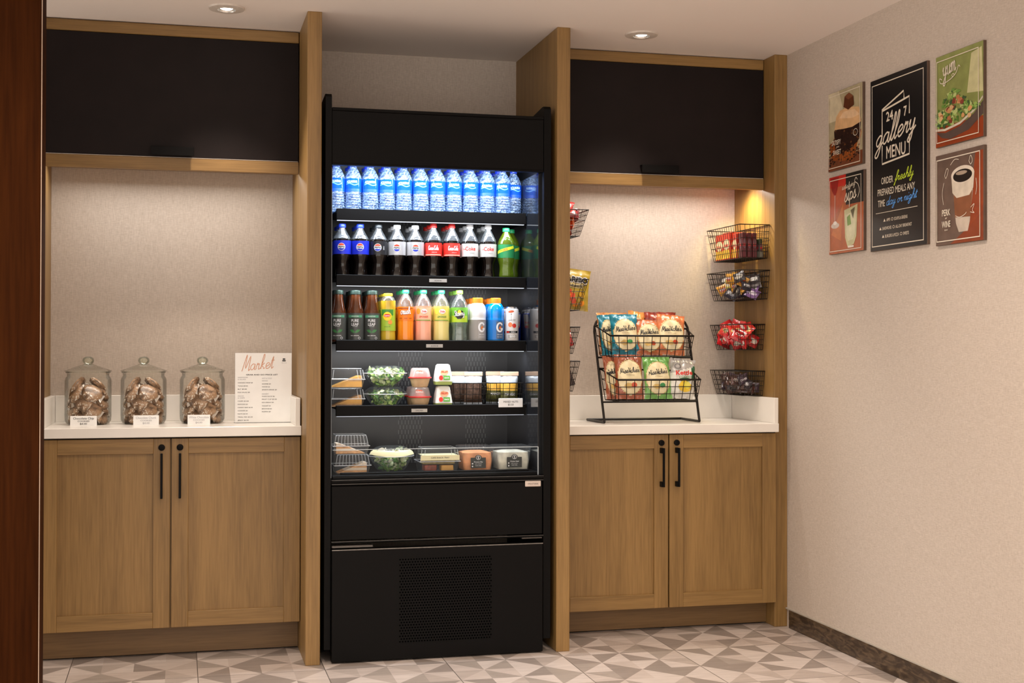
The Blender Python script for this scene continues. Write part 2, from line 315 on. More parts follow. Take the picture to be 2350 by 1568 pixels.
# ---------------------------------------------------------------- mesh builder
class MB:
    def __init__(s): s.cnt = 0; s.v = []; s.f = []; s.m = []; s.mats = []
    def mi(s, m):
        if m not in s.mats: s.mats.append(m)
        return s.mats.index(m)
    def add(s, v, f, m):
        o = len(s.v); s.v += [tuple(p) for p in v]; s.f += [tuple(i + o for i in q) for q in f]; s.m += [s.mi(m)] * len(f); return s
    def box(s, x0, y0, z0, x1, y1, z1, m, b=0):
        if x0 > x1: x0, x1 = x1, x0
        if y0 > y1: y0, y1 = y1, y0
        if z0 > z1: z0, z1 = z1, z0
        if b <= 0 or b * 2 >= min(x1 - x0, y1 - y0, z1 - z0):
            v = [(x, y, z) for z in (z0, z1) for y in (y0, y1) for x in (x0, x1)]
            return s.add(v, [(0, 2, 3, 1), (4, 5, 7, 6), (0, 1, 5, 4), (2, 6, 7, 3), (0, 4, 6, 2), (1, 3, 7, 5)], m)
        v = []; X = (x0, x1); Y = (y0, y1); Z = (z0, z1)
        def vi(i, j, k, a): return ((i * 2 + j) * 2 + k) * 3 + a
        for i in (0, 1):
            for j in (0, 1):
                for k in (0, 1):
                    sx, sy, sz = (1 - 2 * i) * b, (1 - 2 * j) * b, (1 - 2 * k) * b
                    v += [(X[i], Y[j] + sy, Z[k] + sz), (X[i] + sx, Y[j], Z[k] + sz), (X[i] + sx, Y[j] + sy, Z[k])]
        f = []
        f += [(vi(0, 0, 0, 0), vi(0, 0, 1, 0), vi(0, 1, 1, 0), vi(0, 1, 0, 0)), (vi(1, 0, 0, 0), vi(1, 1, 0, 0), vi(1, 1, 1, 0), vi(1, 0, 1, 0))]
        f += [(vi(0, 0, 0, 1), vi(1, 0, 0, 1), vi(1, 0, 1, 1), vi(0, 0, 1, 1)), (vi(0, 1, 0, 1), vi(0, 1, 1, 1), vi(1, 1, 1, 1), vi(1, 1, 0, 1))]
        f += [(vi(0, 0, 0, 2), vi(0, 1, 0, 2), vi(1, 1, 0, 2), vi(1, 0, 0, 2)), (vi(0, 0, 1, 2), vi(1, 0, 1, 2), vi(1, 1, 1, 2), vi(0, 1, 1, 2))]
        for j in (0, 1):
            for k in (0, 1): f.append((vi(0, j, k, 1), vi(0, j, k, 2), vi(1, j, k, 2), vi(1, j, k, 1)))
        for i in (0, 1):
            for k in (0, 1): f.append((vi(i, 0, k, 0), vi(i, 0, k, 2), vi(i, 1, k, 2), vi(i, 1, k, 0)))
            for j in (0, 1): f.append((vi(i, j, 0, 0), vi(i, j, 0, 1), vi(i, j, 1, 1), vi(i, j, 1, 0)))
        for i in (0, 1):
            for j in (0, 1):
                for k in (0, 1): f.append((vi(i, j, k, 0), vi(i, j, k, 1), vi(i, j, k, 2)))
        return s.add(v, f, m)
    def lathe(s, prof, m, n=24, cx=0, cy=0, sx=1, sy=1, cap0=True, cap1=True, wob=None):
        v = []; f = []
        for k, (r, z) in enumerate(prof):
            for i in range(n):
                a = 2 * PI * i / n; q = r * (wob(a, z) if wob else 1); v.append((cx + q * sx * math.cos(a), cy + q * sy * math.sin(a), z))
        for k in range(len(prof) - 1):
            for i in range(n): f.append((k * n + i, k * n + (i + 1) % n, (k + 1) * n + (i + 1) % n, (k + 1) * n + i))
        if cap0: f.append(tuple(reversed(range(n))))
        if cap1: f.append(tuple(range((len(prof) - 1) * n, len(prof) * n)))
        return s.add(v, f, m)
    def rrect(s, secs, m, n=4, cap0=True, cap1=True):
        """stack of rounded rectangles (cx, cy, hx, hy, rad, z)"""
        v = []; f = []; k = 4 * (n + 1)
        for cx, cy, hx, hy, r, z in secs:
            for q, (sx, sy) in enumerate(((1, 1), (-1, 1), (-1, -1), (1, -1))):
                for i in range(n + 1):
                    a = PI / 2 * (q + i / n); v.append((cx + sx * (hx - r) + r * math.cos(a), cy + sy * (hy - r) + r * math.sin(a), z))
        for j in range(len(secs) - 1):
            for i in range(k): f.append((j * k + i, j * k + (i + 1) % k, (j + 1) * k + (i + 1) % k, (j + 1) * k + i))
        if cap0: f.append(tuple(reversed(range(k))))
        if cap1: f.append(tuple(range((len(secs) - 1) * k, len(secs) * k)))
        return s.add(v, f, m)
    def tube(s, pts, r, m, n=6, closed=False):
        P = [Vector(p) for p in pts]; v = []; f = []; L = len(P); last = None
        for i, p in enumerate(P):
            a = P[(i - 1) % L] if closed else P[max(0, i - 1)]; b = P[(i + 1) % L] if closed else P[min(L - 1, i + 1)]
            t = (b - a).normalized()
            if last is None: u = t.orthogonal().normalized()
            else: u = (last - t * last.dot(t)).normalized()
            last = u; w = t.cross(u)
            for k in range(n):
                c = 2 * PI * k / n + PI / 4; v.append(p + u * r * math.cos(c) + w * r * math.sin(c))
        for i in range(L if closed else L - 1):
            j = (i + 1) % L
            for k in range(n): f.append((i * n + k, i * n + (k + 1) % n, j * n + (k + 1) % n, j * n + k))
        if not closed: f += [tuple(reversed(range(n))), tuple(range((L - 1) * n, L * n))]
        return s.add(v, f, m)
    def art(s, shape, m, fn, layer=1):
        if getattr(fn, 'dx', 0): shape = slices(shape, fn.dx)
        s.cnt += 1; n = len(shape[0]); k = .3 / n if len(shape[1]) > 8 else 0; layer += s.cnt * .012
        return s.add([fn(x, y, layer + i * k) for i, (x, y) in enumerate(shape[0])], shape[1], m)
    def build(s, name, parent=None, loc=(0, 0, 0), rot=(0, 0, 0), smooth=False, sharp=None):
        me = D.meshes.new(name); me.from_pydata(s.v, [], s.f)
        for m in s.mats: me.materials.append(m)
        me.polygons.foreach_set('material_index', s.m)
        if smooth:
            me.polygons.foreach_set('use_smooth', [True] * len(s.f))
            if sharp: me.set_sharp_from_angle(angle=math.radians(sharp))
        me.update()
        o = D.objects.new(name, me); COL.objects.link(o)
        if parent: o.parent = parent
        o.location = loc; o.rotation_euler = rot
        return o
def thing(name, label, cat, loc=(0, 0, 0), rot=(0, 0, 0), group=None):
    o = D.objects.new(name, None); COL.objects.link(o); o.location = loc; o.rotation_euler = rot
    o.empty_display_size = .05; o['label'] = label; o['category'] = cat
    if group: o['group'] = group
    return o
def tag(o, label, cat, group=None, kind=None):
    o['label'] = label
    if cat: o['category'] = cat
    if group: o['group'] = group
    if kind: o['kind'] = kind
    return o
KIDS = {}
def copy_tree(o, parent=None):
    c = o.copy(); COL.objects.link(c)
    if parent: c.parent = parent
    for ch in o.children: copy_tree(ch, c)
    return c
def place(src, loc, label, group=None, rz=None):
    c = copy_tree(src) if src.get('used') else src
    src['used'] = 1
    c.location = loc
    if rz is not None: c.rotation_euler = (c.rotation_euler[0], c.rotation_euler[1], rz)
    c['label'] = label
    if group: c['group'] = group
    elif 'group' in c: del c['group']
    return c
ORD = ['first', 'second', 'third', 'fourth', 'fifth', 'sixth', 'seventh', 'eighth', 'ninth', 'tenth', 'eleventh', 'twelfth', 'thirteenth']

# ================================================================ SETTING
H, YB, YU, YL = 2.5, .67, .342, .217
P1, P2a, P2b, P3, XR, XL = -.055, .938, .993, 1.995, 2.055, -1.04
def struct(name, mb, label):
    o = mb.build(name); o['kind'] = 'structure'; o['label'] = label; return o
struct('floor', MB().box(-3, -5.6, -.05, XR + .1, YB + .1, 0, floor_tiles()), 'beige and taupe triangle patterned floor tiles')
struct('ceiling', MB().box(-3, -5.6, H, XR + .1, YB + .1, H + .05, CEIL), 'plain off-white painted ceiling')
struct('wall_back', MB().box(-3, YB, 0, XR + .1, YB + .1, H, PAPER), 'beige woven wallpaper wall behind the counters')
struct('wall_right', MB().box(XR, -5.6, 0, XR + .1, YB, H, PAPER), 'beige woven wallpaper wall carrying the menu boards')
MAHO = wood('mahogany', (.018, .0045, .0008), (.046, .0125, .0022), 'Z', .6, .6)
MAHO.node_tree.nodes['Principled BSDF'].inputs['Specular IOR Level'].default_value = .03
wl = MB().box(-2.6, -1.0, 0, -.921, -.86, H, MAHO, .002)
wl.box(-.9212, -1.0015, 0, -.9190, -.996, H, mat('wall_edge_line', (.42, .30, .22), .6, var=.05))  # added pale strip standing in for the wall's thin bright edge
struct('wall_left', wl, 'dark reddish brown mahogany wall panel at the left edge')
GRANITE = D.materials.new('brown_marble'); GRANITE.use_nodes = True
nt = GRANITE.node_tree; n_ = nt.nodes; tc = n_.new('ShaderNodeTexCoord'); mp = n_.new('ShaderNodeMapping'); mp.inputs['Scale'].default_value = (1, .4, 1.5)
nz = n_.new('ShaderNodeTexNoise'); nz.inputs['Scale'].default_value = 34; nz.inputs['Detail'].default_value = 7; nz.inputs['Distortion'].default_value = 1.2
nt.links.new(tc.outputs['Object'], mp.inputs[0]); nt.links.new(mp.outputs[0], nz.inputs['Vector'])
rp = n_.new('ShaderNodeValToRGB'); rp.color_ramp.elements[0].position = .42; rp.color_ramp.elements[0].color = (.03, .017, .009, 1)
rp.color_ramp.elements[1].position = .7; rp.color_ramp.elements[1].color = (.13, .085, .048, 1)
nt.links.new(nz.outputs[0], rp.inputs[0]); nt.links.new(rp.outputs[0], n_['Principled BSDF'].inputs['Base Color']); n_['Principled BSDF'].inputs['Roughness'].default_value = .3
bb = MB().box(XR - .012, -5.6, 0, XR, .2, .078, GRANITE, .002)
bb.box(XR - .009, -5.6, .078, XR, .236, .083, mat('baseboard_caulk', (.42, .38, .32), .6, var=.05), 0)
struct('baseboard_right', bb, 'dark brown marble baseboard')

# ================================================================ PARTITIONS
def panel(x0, x1, y0, label, z0=0, y1=YB):
    mb = MB().box(x0, y0, z0, x1, y1, H, OAK, .002)
    return tag(mb.build('partition_panel'), label, 'panel')
panel(P1, 0, 0, 'tall oak partition panel between left counter and cooler')
panel(P2a, P2b, 0, 'tall oak partition panel between cooler and right counter')
panel(P3, XR, .2367, 'tall oak end panel against the papered right wall')
panel(XL - .05, XL, .34, 'oak side panel at the left end of the jar alcove', .0)

# ================================================================ OVERHEAD CABINETS
def overhead(x0, x1, hx0, hx1, label):
    t = thing('overhead_cabinet', label, 'cabinet', ((x0 + x1) / 2, YU, 1.918))
    cx = (x0 + x1) / 2; a, b = x0 - cx + .002, x1 - cx - .002; g = H - 1.918
    bd_ = MB().box(a, .022, .038, b, YB - YU - .002, g - .003, OAK); bd_.build('body', t)
    MB().box(a, 0, .534, b, .021, g - .003, OAKX, .004).build('top_rail', t)
    MB().box(a, 0, 0, b, .021, .049, OAKX, .002).build('bottom_rail', t)
    d = MB().box(a + .002, .001, .0515, b - .002, .021, .5325, BLKM, .0015).build('door', t); d['label'] = 'flat black lift-up door'
    MB().box(a + .004, -.0005, .0495, b - .004, .004, .0511, STEEL).build('edge_trim', d)
    hm = MB(); hm.box(hx0 - cx, -.030, .086, hx1 - cx, 0, .089, BLK, .001)
    hm.box(hx0 - cx, -.032, .054, hx1 - cx, -.029, .089, BLK, .001); hm.build('handle', d)
    return t
overhead(XL, P1, -.637, -.472, 'oak framed overhead cabinet with black door above the cookie jars')
overhead(P2b, P3, 1.409, 1.578, 'oak framed overhead cabinet with black door above the snack rack')

# ================================================================ BASE CABINETS, COUNTERS
def base_cab(x0, x1, xm, z0, z1, label, style):
    cx = (x0 + x1) / 2
    t = thing('base_cabinet', label, 'cabinet', (cx, YL, 0))
    MB().box(x0 - cx + .001, .024, z0 - .002, x1 - cx - .001, YB - YL - .001, z1 + .003, OAK).build('body', t)
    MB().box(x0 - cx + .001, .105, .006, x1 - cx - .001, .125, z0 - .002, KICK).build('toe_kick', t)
    DK = mat('dark_cabinet_gap', (.02, .012, .006), .9, var=.1)
    MB().box(x0 - cx + .002, .012, z1 - .002, x1 - cx - .002, .0235, z1 + .004, DK).build('shadow_gap', t)
    for s, (a, b) in enumerate(((x0, xm), (xm, x1))):
        a = a - cx + .003; b = b - cx - .003; w = .063
        d = MB()
        d.box(a, 0, z0, a + w, .022, z1, OAK, .0015); d.box(b - w, 0, z0, b, .022, z1, OAK, .0015)
        d.box(a + w, .0002, z1 - .058, b - w, .022, z1, OAKX, .0012); d.box(a + w, .0002, z0, b - w, .022, z0 + .06, OAKX, .0012)
        d.box(a + w - .002, .013, z0 + .058, b - w + .002, .020, z1 - .056, OAK)
        do = d.build('door', t)
        hx = (b - .032) if s == 0 else (a + .031)
        k = MB(); k.lathe([(.0122, 0), (.0128, .004), (.0122, .0085), (.009, .010), (.004, .010), (.003, .0088)], BLK, 20)
        k.build('lock', do, (hx, .0, z1 - .034), (PI / 2, 0, 0), True, 40)
        h = MB(); zt = z1 - .055; zb = zt - .175 if style == 0 else zt - .165
        if style == 0:
            h.box(hx - .0045, -.030, zb, hx + .0045, -.022, zt, BLK, .0015); h.box(hx - .004, -.023, zt - .012, hx + .004, 0, zt - .003, BLK); h.box(hx - .004, -.023, zb + .003, hx + .004, 0, zb + .012, BLK)
        else:
            h.box(hx - .003, -.032, zb, hx + .006, -.024, zt, BLK, .0015); h.box(hx - .007, -.026, zt - .022, hx + .004, 0, zt, BLK, .001); h.box(hx - .007, -.026, zb, hx + .004, 0, zb + .022, BLK, .001)
        h.build('handle', do)
    return t
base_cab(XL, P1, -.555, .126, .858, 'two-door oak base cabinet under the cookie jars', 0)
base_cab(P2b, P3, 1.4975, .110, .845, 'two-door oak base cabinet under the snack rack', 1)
CT = {}
def counter(x0, x1, z, th, label, gapR):
    cx = (x0 + x1) / 2; t = thing('countertop', label, 'countertop', (cx, YL, z))
    a, b = x0 - cx + .001, x1 - cx - .001
    MB().box(a, -.026, -th, b, YB - YL - .001, 0, QUARTZ, .002).build('slab', t)
    MB().box(a + .02, YB - YL - .02, 0, b - .02 - gapR, YB - YL - .001, .11, QUARTZ, .0015).build('backsplash', t)
    MB().box(a, -.020, 0, a + .0195, YB - YL - .001, .11, QUARTZ, .0015).build('side_splash', t)
    MB().box(b - .0195 - gapR, -.020, 0, b - gapR, YB - YL - .001, .11, QUARTZ, .0015).build('side_splash', t)
    return t
ZL, ZR = .903, .889
counter(XL, P1, ZL, .038, 'white quartz countertop under the cookie jars and market sign', .004)
counter(P2b, P3, ZR, .038, 'white quartz countertop under the snack rack', 0)

# ================================================================ DOWNLIGHTS
LAMP = mat('lamp_lens', (1, .93, .82), .4, emit=9, var=.02)
LAMPD = mat('lamp_cup', (.75, .72, .68), .25, metal=.8, var=.05)
for x, y, lab in ((-.357, .031, 'round recessed ceiling downlight above the cookie jar cabinet'), (1.307, .036, 'round recessed ceiling downlight above the snack rack cabinet')):
    t = thing('downlight', lab, 'ceiling light', (x, y, H))
    MB().lathe([(.034, -.009), (.066, -.006), (.068, 0)][::-1], STEEL, 32, cap0=False, cap1=False).build('trim_ring', t, smooth=True, sharp=30)
    MB().lathe([(.034, -.009), (.030, -.002), (.024, -.0015)], LAMPD, 28, cap0=False, cap1=False).build('reflector', t, smooth=True)
    MB().lathe([(.024, -.002), (.018, -.0055), (.009, -.0065)], LAMP, 24, cap0=False).build('lens', t, smooth=True)

# ================================================================ COOLER
t = COOLER = thing('refrigerated_display_cooler', 'tall black open-front refrigerated drinks cooler between two oak panels', 'cooler', (.465, .02, 0))
def cb(name, *boxes, m=BLK, b=.002, par=None, sm=False):
    mb = MB()
    for q in boxes: mb.box(q[0] - .465, q[1] - .02, q[2], q[3] - .465, q[4] - .02, q[5], q[6] if len(q) > 6 else m, b)
    return mb.build(name, par or COOLER)
YI = .575
def side(x0, x1, zt):
    mb = MB(); prof = [(0.0, .052), (0.0, zt - .012), (.012, zt), (.03, zt), (.60, zt - .05), (.60, .052)]
    v = [(x, y, z) for x in (x0 - .465, x1 - .465) for y, z in prof]; k = len(prof)
    mb.add(v, [tuple(range(k)), tuple(reversed(range(k, 2 * k)))] + [(i, i + k, (i + 1) % k + k, (i + 1) % k) for i in range(k)], BLK)
    return mb.build('side_panel', COOLER)
side(.017, .041, 2.192); side(.889, .918, 2.183)
cb('canopy', (.0415, .022, 1.923, .8885, .052, 2.128), (.0415, .020, 2.128, .8885, .60, 2.140), (.0415, .020, 1.918, .8885, .055, 1.926))
cb('interior_back', (.0415, YI, .70, .8885, YI + .02, 2.12), m=D.materials.new('slotted_back_panel'), b=0)
SB = D.materials['slotted_back_panel']; SB.use_nodes = True; nt = SB.node_tree; n_ = nt.nodes; Ln = nt.links.new; bs = n_['Principled BSDF']
g_ = n_.new('ShaderNodeTexCoord'); br = n_.new('ShaderNodeTexBrick'); mp = n_.new('ShaderNodeMapping'); mp.inputs['Rotation'].default_value = (PI / 2, 0, PI / 2)
sx_ = n_.new('ShaderNodeSeparateXYZ'); Ln(g_.outputs['Object'], sx_.inputs[0])
def M_(op, a, c=None):
    k = n_.new('ShaderNodeMath'); k.operation = op
    for i, v in enumerate((a, c)):
        if v is None: continue
        if isinstance(v, (int, float)): k.inputs[i].default_value = v
        else: Ln(v, k.inputs[i])
    return k.outputs[0]
zc_ = M_('DIVIDE', sx_.outputs[2], .021); row_ = M_('FLOOR', zc_)
xc_ = M_('ADD', M_('DIVIDE', sx_.outputs[0], .0145), M_('MULTIPLY', M_('FLOORED_MODULO', row_, 2), .5))
slot_ = M_('MULTIPLY', M_('LESS_THAN', M_('FRACT', xc_), .16), M_('LESS_THAN', M_('FRACT', zc_), .82))
xb_ = M_('ABSOLUTE', sx_.outputs[0]); band_ = M_('MAXIMUM', M_('LESS_THAN', M_('ABSOLUTE', M_('SUBTRACT', sx_.outputs[0], -.02)), .055), M_('LESS_THAN', M_('ABSOLUTE', M_('SUBTRACT', sx_.outputs[0], .27)), .045))
fac_ = M_('MULTIPLY', slot_, band_)
mx_ = n_.new('ShaderNodeMixRGB'); Ln(fac_, mx_.inputs[0]); mx_.inputs[1].default_value = (.016, .017, .021, 1); mx_.inputs[2].default_value = (.16, .17, .17, 1)
Ln(mx_.outputs[0], bs.inputs['Base Color']); bs.inputs['Roughness'].default_value = .3
cb('interior_side', (.8765, .06, .70, .8885, YI, 1.92), m=BLKG, b=0)['label'] = 'glossy mirror-like side liner'
cb('interior_side', (.0415, .06, .70, .048, YI, 1.92), m=BLKG, b=0)
cb('deck', (.05, .06, .690, .876, YI, .716), (.085, .085, .716, .845, .095, .724), (.0415, .055, .50, .8885, .60, .69), (.0415, .02, .688, .8885, .06, .7))
cb('lower_panel', (.0445, .022, .470, .8855, .05, .678))
cb('bumper', (.0445, .015, .692, .8885, .028, .702), (.0445, .019, .680, .8885, .03, .687), (.0445, .018, .458, .8885, .03, .466))
EDGE = mat('pale_metal_edge', (.20, .185, .17), .35, metal=.7, var=.2, scale=80)
cb('edge_highlight_strip', (.0445, .0145, .7015, .8885, .016, .7025), (.0445, .0175, .6855, .8885, .0185, .6865), (.0445, .0165, .4645, .8885, .0175, .4655), m=EDGE, b=0)  # thin pale strips paint highlights along the bumper edges
for q_ in ((.046, .018, .440, .205, .05, .449), (.80, .018, .452, .884, .05, .457)): cb('top_bracket', q_, m=mat('grey_bracket', (.12, .105, .095), .4, metal=.4, var=.1))
gp = cb('access_panel', (.0445, 0, .006, .882, .05, .436))
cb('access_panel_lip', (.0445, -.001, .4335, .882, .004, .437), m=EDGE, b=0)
hole = MB(); HM = mat('vent_hole_dark', (.0004, .0004, .0004), 1, var=.1, spec=0)
for j in range(31):
    for i in range(34):
        x = .308 + .0108 * i + (.0054 if j % 2 else 0); z = .073 + .0106 * j
        if (x - .485) ** 2 / .036 + (z - .235) ** 2 / .03 < 1.5 or True:
            hole.add([(x - .465 + .0031 * math.cos(a), -.0206, z + .0031 * math.sin(a)) for a in [PI / 3 * q for q in range(6)]][::-1], [tuple(range(6))], HM)
hole.build('vent_holes', gp, (0, 0, 0))['kind'] = 'stuff'
GLS = glass('clear_acrylic', (.97, .98, .99), .10, .02)
GEDGE = mat('acrylic_edge', (.55, .6, .62), .15, var=.05, spec=.8)
gl = cb('glass_lip', (.052, .052, .7035, .876, .056, .815), m=GLS, b=0)
cb('glass_edge', (.052, .0515, .8145, .876, .0565, .8165), (.8745, .0515, .703, .877, .0565, .815), m=GEDGE, b=0, par=gl)
cb('kick_base', (.06, .05, 0.002, .87, .58, .052), m=BLK)
bd = cb('badge', (.813, .0165, .6595, .878, .0215, .6825), m=mat('badge_plate', (.62, .52, .46), .35, metal=.2, var=.06), b=.002)
def flat(x0, y0, z0):  # facing -Y, local x right, y up
    return lambda x, y, l: (x0 + x, y0 - .0003 * l, z0 + y)
bm_ = MB(); f_ = flat(.8455 - .465, .0163 - .02, .671); bm_.art(sFrame(-.029, -.0085, .029, .0085, .0012), STEEL, f_); bm_.art(sText('STRUCTURAL', .0062, .044), INK, f_); bm_.build('lettering', bd)
SHELF_Z = [1.7735, 1.507, 1.2435, .980]
TAGS = [None, (.464, .537, -.020), (.452, .521, -.024), (.392, .457, -.024)]
TAGM = mat('price_strip', (.42, .40, .37), .5, var=.05)
for k, zt in enumerate(SHELF_Z):
    th = .044 if k else .046
    sh = MB()
    sh.box(.085 - .465, .24 - .02, zt - th, .874 - .465, .252 - .02, zt, BLK, .002)
    sh.box(.085 - .465, .25 - .02, zt - .016, .874 - .465, YI - .022, zt - .009, BLK)
    for xx in (.06, .862): sh.box(xx - .465, .33 - .02, zt - .036, xx + .004 - .465, YI - .022, zt - .014, BLK)
    so = sh.build('shelf', COOLER)
    ls = MB().box(.09 - .465, .2525 - .02, zt - th - .002, .868 - .465, .268 - .02, zt - th + .004, mat('led_cover', (.80, .88, 1), .4, emit=(.5 if k < 3 else .2), var=.01)); ls.build('light_strip', so)
    if TAGS[k]:
        a, b, dz = TAGS[k]; tm = MB().box(a - .465, .2375 - .02, zt + dz - .006, b - .465, .2398 - .02, zt + dz + .008, TAGM)
        tm.art(sText('SODA' if k == 1 else ('JUICE' if k == 2 else 'SALAD'), .005, .03), INK, flat((a + b) / 2 - .465, .2372 - .02, zt + dz + .001))
        tm.build('price_tag', so)
cb('light_strip', (.06, .075, 1.950, .87, .10, 1.956), m=mat('led_cover_cool', (.62, .80, 1), .4, emit=4, var=.01), b=0)

# ================================================================ BOTTLES
def cylmap(r, z0, rot=0):
    def fn(x, y, l):
        rr = r + .00025 * l; a = x / r - PI / 2 + rot; return (rr * math.cos(a), rr * math.sin(a), z0 + y)
    fn.dx = .006
    return fn
PRINTROT = -.2
def band(mb, r, z0, z1, m, n=28, r1=None):
    return mb.lathe([(r, z0), (r1 or r, z1)], m, n, cap0=False, cap1=False)
def capmb(r, z, h, m):
    return MB().lathe([(r * .96, z), (r, z + .001), (r, z + h - .002), (r * .9, z + h)], m, 20, wob=lambda a, zz: 1 + .02 * math.cos(20 * a))
def pl(name, col, rough=.35, **k): return mat(name, col, rough, var=.04, scale=15, **k)
CLEARTOP = glass('clear_bottle_plastic', (.93, .95, .97), .45, .06, .12, (.9, .95, 1), .4, 70)
COLA = mat('cola_liquid', (.0035, .002, .0015), .12, var=.2, scale=40, spec=.55, bump=.35, bscale=60)
CWHITE, CBLK, CRED, CBLUE = pl('white_plastic_cap', (.8, .82, .85)), pl('black_plastic_cap', (.03, .035, .04)), pl('red_plastic_cap', (.75, .025, .02)), pl('blue_plastic_cap', (.02, .05, .55))
LW, LRED, LBLU, LK = pl('print_white', (.85, .85, .85)), pl('print_red', (.70, .03, .02)), pl('print_royal_blue', (.012, .03, .50)), pl('print_black', (.012, .012, .014))
LSIL = pl('print_silver', (.48, .46, .46), .3, metal=.35)
def pepsi_globe(mb, r, zc, R_=.0155):
    fn = cylmap(r, zc, PRINTROT)
    mb.art(sEll(0, 0, R_, R_, 28, 2), LW, fn, 1)
    def cap_(a0, a1): return [(R_ * .92 * math.cos(a0 + (a1 - a0) * i / 12), R_ * .92 * math.sin(a0 + (a1 - a0) * i / 12)) for i in range(13)]
    mb.art(sPoly(cap_(.42, PI - .42)), pl('globe_red', (.75, .05, .02)), fn, 2)
    mb.art(sPoly(cap_(-PI + .42, -.42)), pl('globe_blue', (.01, .03, .35)), fn, 2)
    mb.art(sText('PEPSI', .0068, .0255, 0, 0, .035), LK, fn, 3)
def cola_bottle(kind):
    s = thing('soda_bottle', 'soda', 'bottle')
    pep = kind in ('blue', 'black', 'silver')
    if pep: prof = [(.020, 0), (.0285, .004), (.029, .012), (.0265, .028), (.0235, .045), (.0245, .062), (.0345, .082), (.0362, .090), (.0362, .150)]
    else: prof = [(.020, 0), (.0285, .004), (.0295, .014), (.026, .03), (.024, .048), (.0265, .066), (.0335, .082), (.0345, .090), (.0345, .146)]
    rL = .0368 if pep else .0352
    body = MB(); body.lathe(prof + [(prof[-1][0] - .001, prof[-1][1] + .006)], COLA, 28, cap1=True, wob=lambda a, z: 1 + (.05 * math.cos(5 * a) if z < .03 else .02 * math.cos(6 * a) if z < .08 else 0))
    body.lathe([(prof[-1][0], prof[-1][1]), (prof[-1][0] - .003, .160), (.024, .176), (.0155, .192), (.0125, .199), (.0125, .204)], CLEARTOP, 24, cap0=False, cap1=False)
    body.build('body', s, smooth=True, sharp=60)
    lb = MB()
    if pep:
        base = {'blue': pl('label_blue', (.010, .022, .42)), 'black': pl('label_black', (.010, .010, .012)), 'silver': LSIL}[kind]
        band(lb, rL, .093, .148, base); pepsi_globe(lb, rL, .122)
        if kind == 'black': lb.art(sText('ZERO', .004, .016, .026, 0, 0, 0, PI / 2), LW, cylmap(rL, .12, PRINTROT))
    elif kind == 'coke':
        band(lb, rL, .090, .142, LRED); fn = cylmap(rL, .118, PRINTROT)
        lb.art(sScript('Coca-Cola', .0085, .26, .004, 0, .044, 0, .1), LW, fn, 1)
        lb.art(sRect(-.04, -.0255, .04, -.0225, 12), pl('print_cream', (.8, .62, .45)), fn, 1); lb.art(sText('ORIGINAL TASTE', .0028, .022, .008, -.014), LW, fn)
    else:
        band(lb, rL, .090, .142, pl('label_pale_silver', (.58, .54, .50), .35)); fn = cylmap(rL, .120, PRINTROT)
        lb.art(sText('Coke', .0155, .044, .003, .002, .02), LRED, fn, 1); lb.art(sText('Diet', .007, .011, -.024, 0), LRED, fn); lb.art(sText('CAFFEINE FREE', .0028, .024, .008, -.016), pl('print_grey', (.25, .25, .25)), fn)
    lb.build('label', s, smooth=True)
    cm = {'blue': CBLUE, 'black': CBLK, 'silver': CWHITE, 'coke': CRED, 'diet': CWHITE}[kind]
    capmb(.0148 if pep else .0142, .202 if pep else .204, .016, cm).build('cap', s, smooth=True, sharp=40)
    if not pep:
        for ch in s.children: ch.scale = (1, 1, 1.03)
    return s
def dew_bottle():
    s = thing('soda_bottle', 'soda', 'bottle')
    G = glass('green_soda', (.55, .75, .12), .4, .06, .45, (.30, .42, .03), .3, 50)
    b = MB(); b.lathe([(.020, 0), (.029, .004), (.031, .02), (.028, .045), (.030, .065), (.0355, .085), (.0355, .150), (.030, .168), (.018, .188), (.0125, .198), (.0125, .203)], G, 26, cap1=False, wob=lambda a, z: 1 + (.05 * math.cos(5 * a) if z < .07 else 0))
    b.build('body', s, smooth=True, sharp=60)
    lb = MB(); band(lb, .0361, .090, .146, pl('label_green', (.02, .22, .07))); fn = cylmap(.0361, .118, PRINTROT)
    lb.art(T(sRect(-.045, -.006, .045, .006, 12), 0, .006, 1, 1, .28), pl('print_lime', (.72, .80, .04)), fn, 1)
    lb.art(sText('DEW', .010, .022, .003, .007, .03, 0, .28), LRED, fn, 2); lb.art(sText('MTN', .007, .012, -.016, .002, .02, 0, .28), pl('print_dkgreen', (.01, .12, .03)), fn, 2)
    lb.build('label', s, smooth=True)
    capmb(.0148, .201, .016, pl('green_cap', (.03, .42, .16))).build('cap', s, smooth=True, sharp=40)
    return s
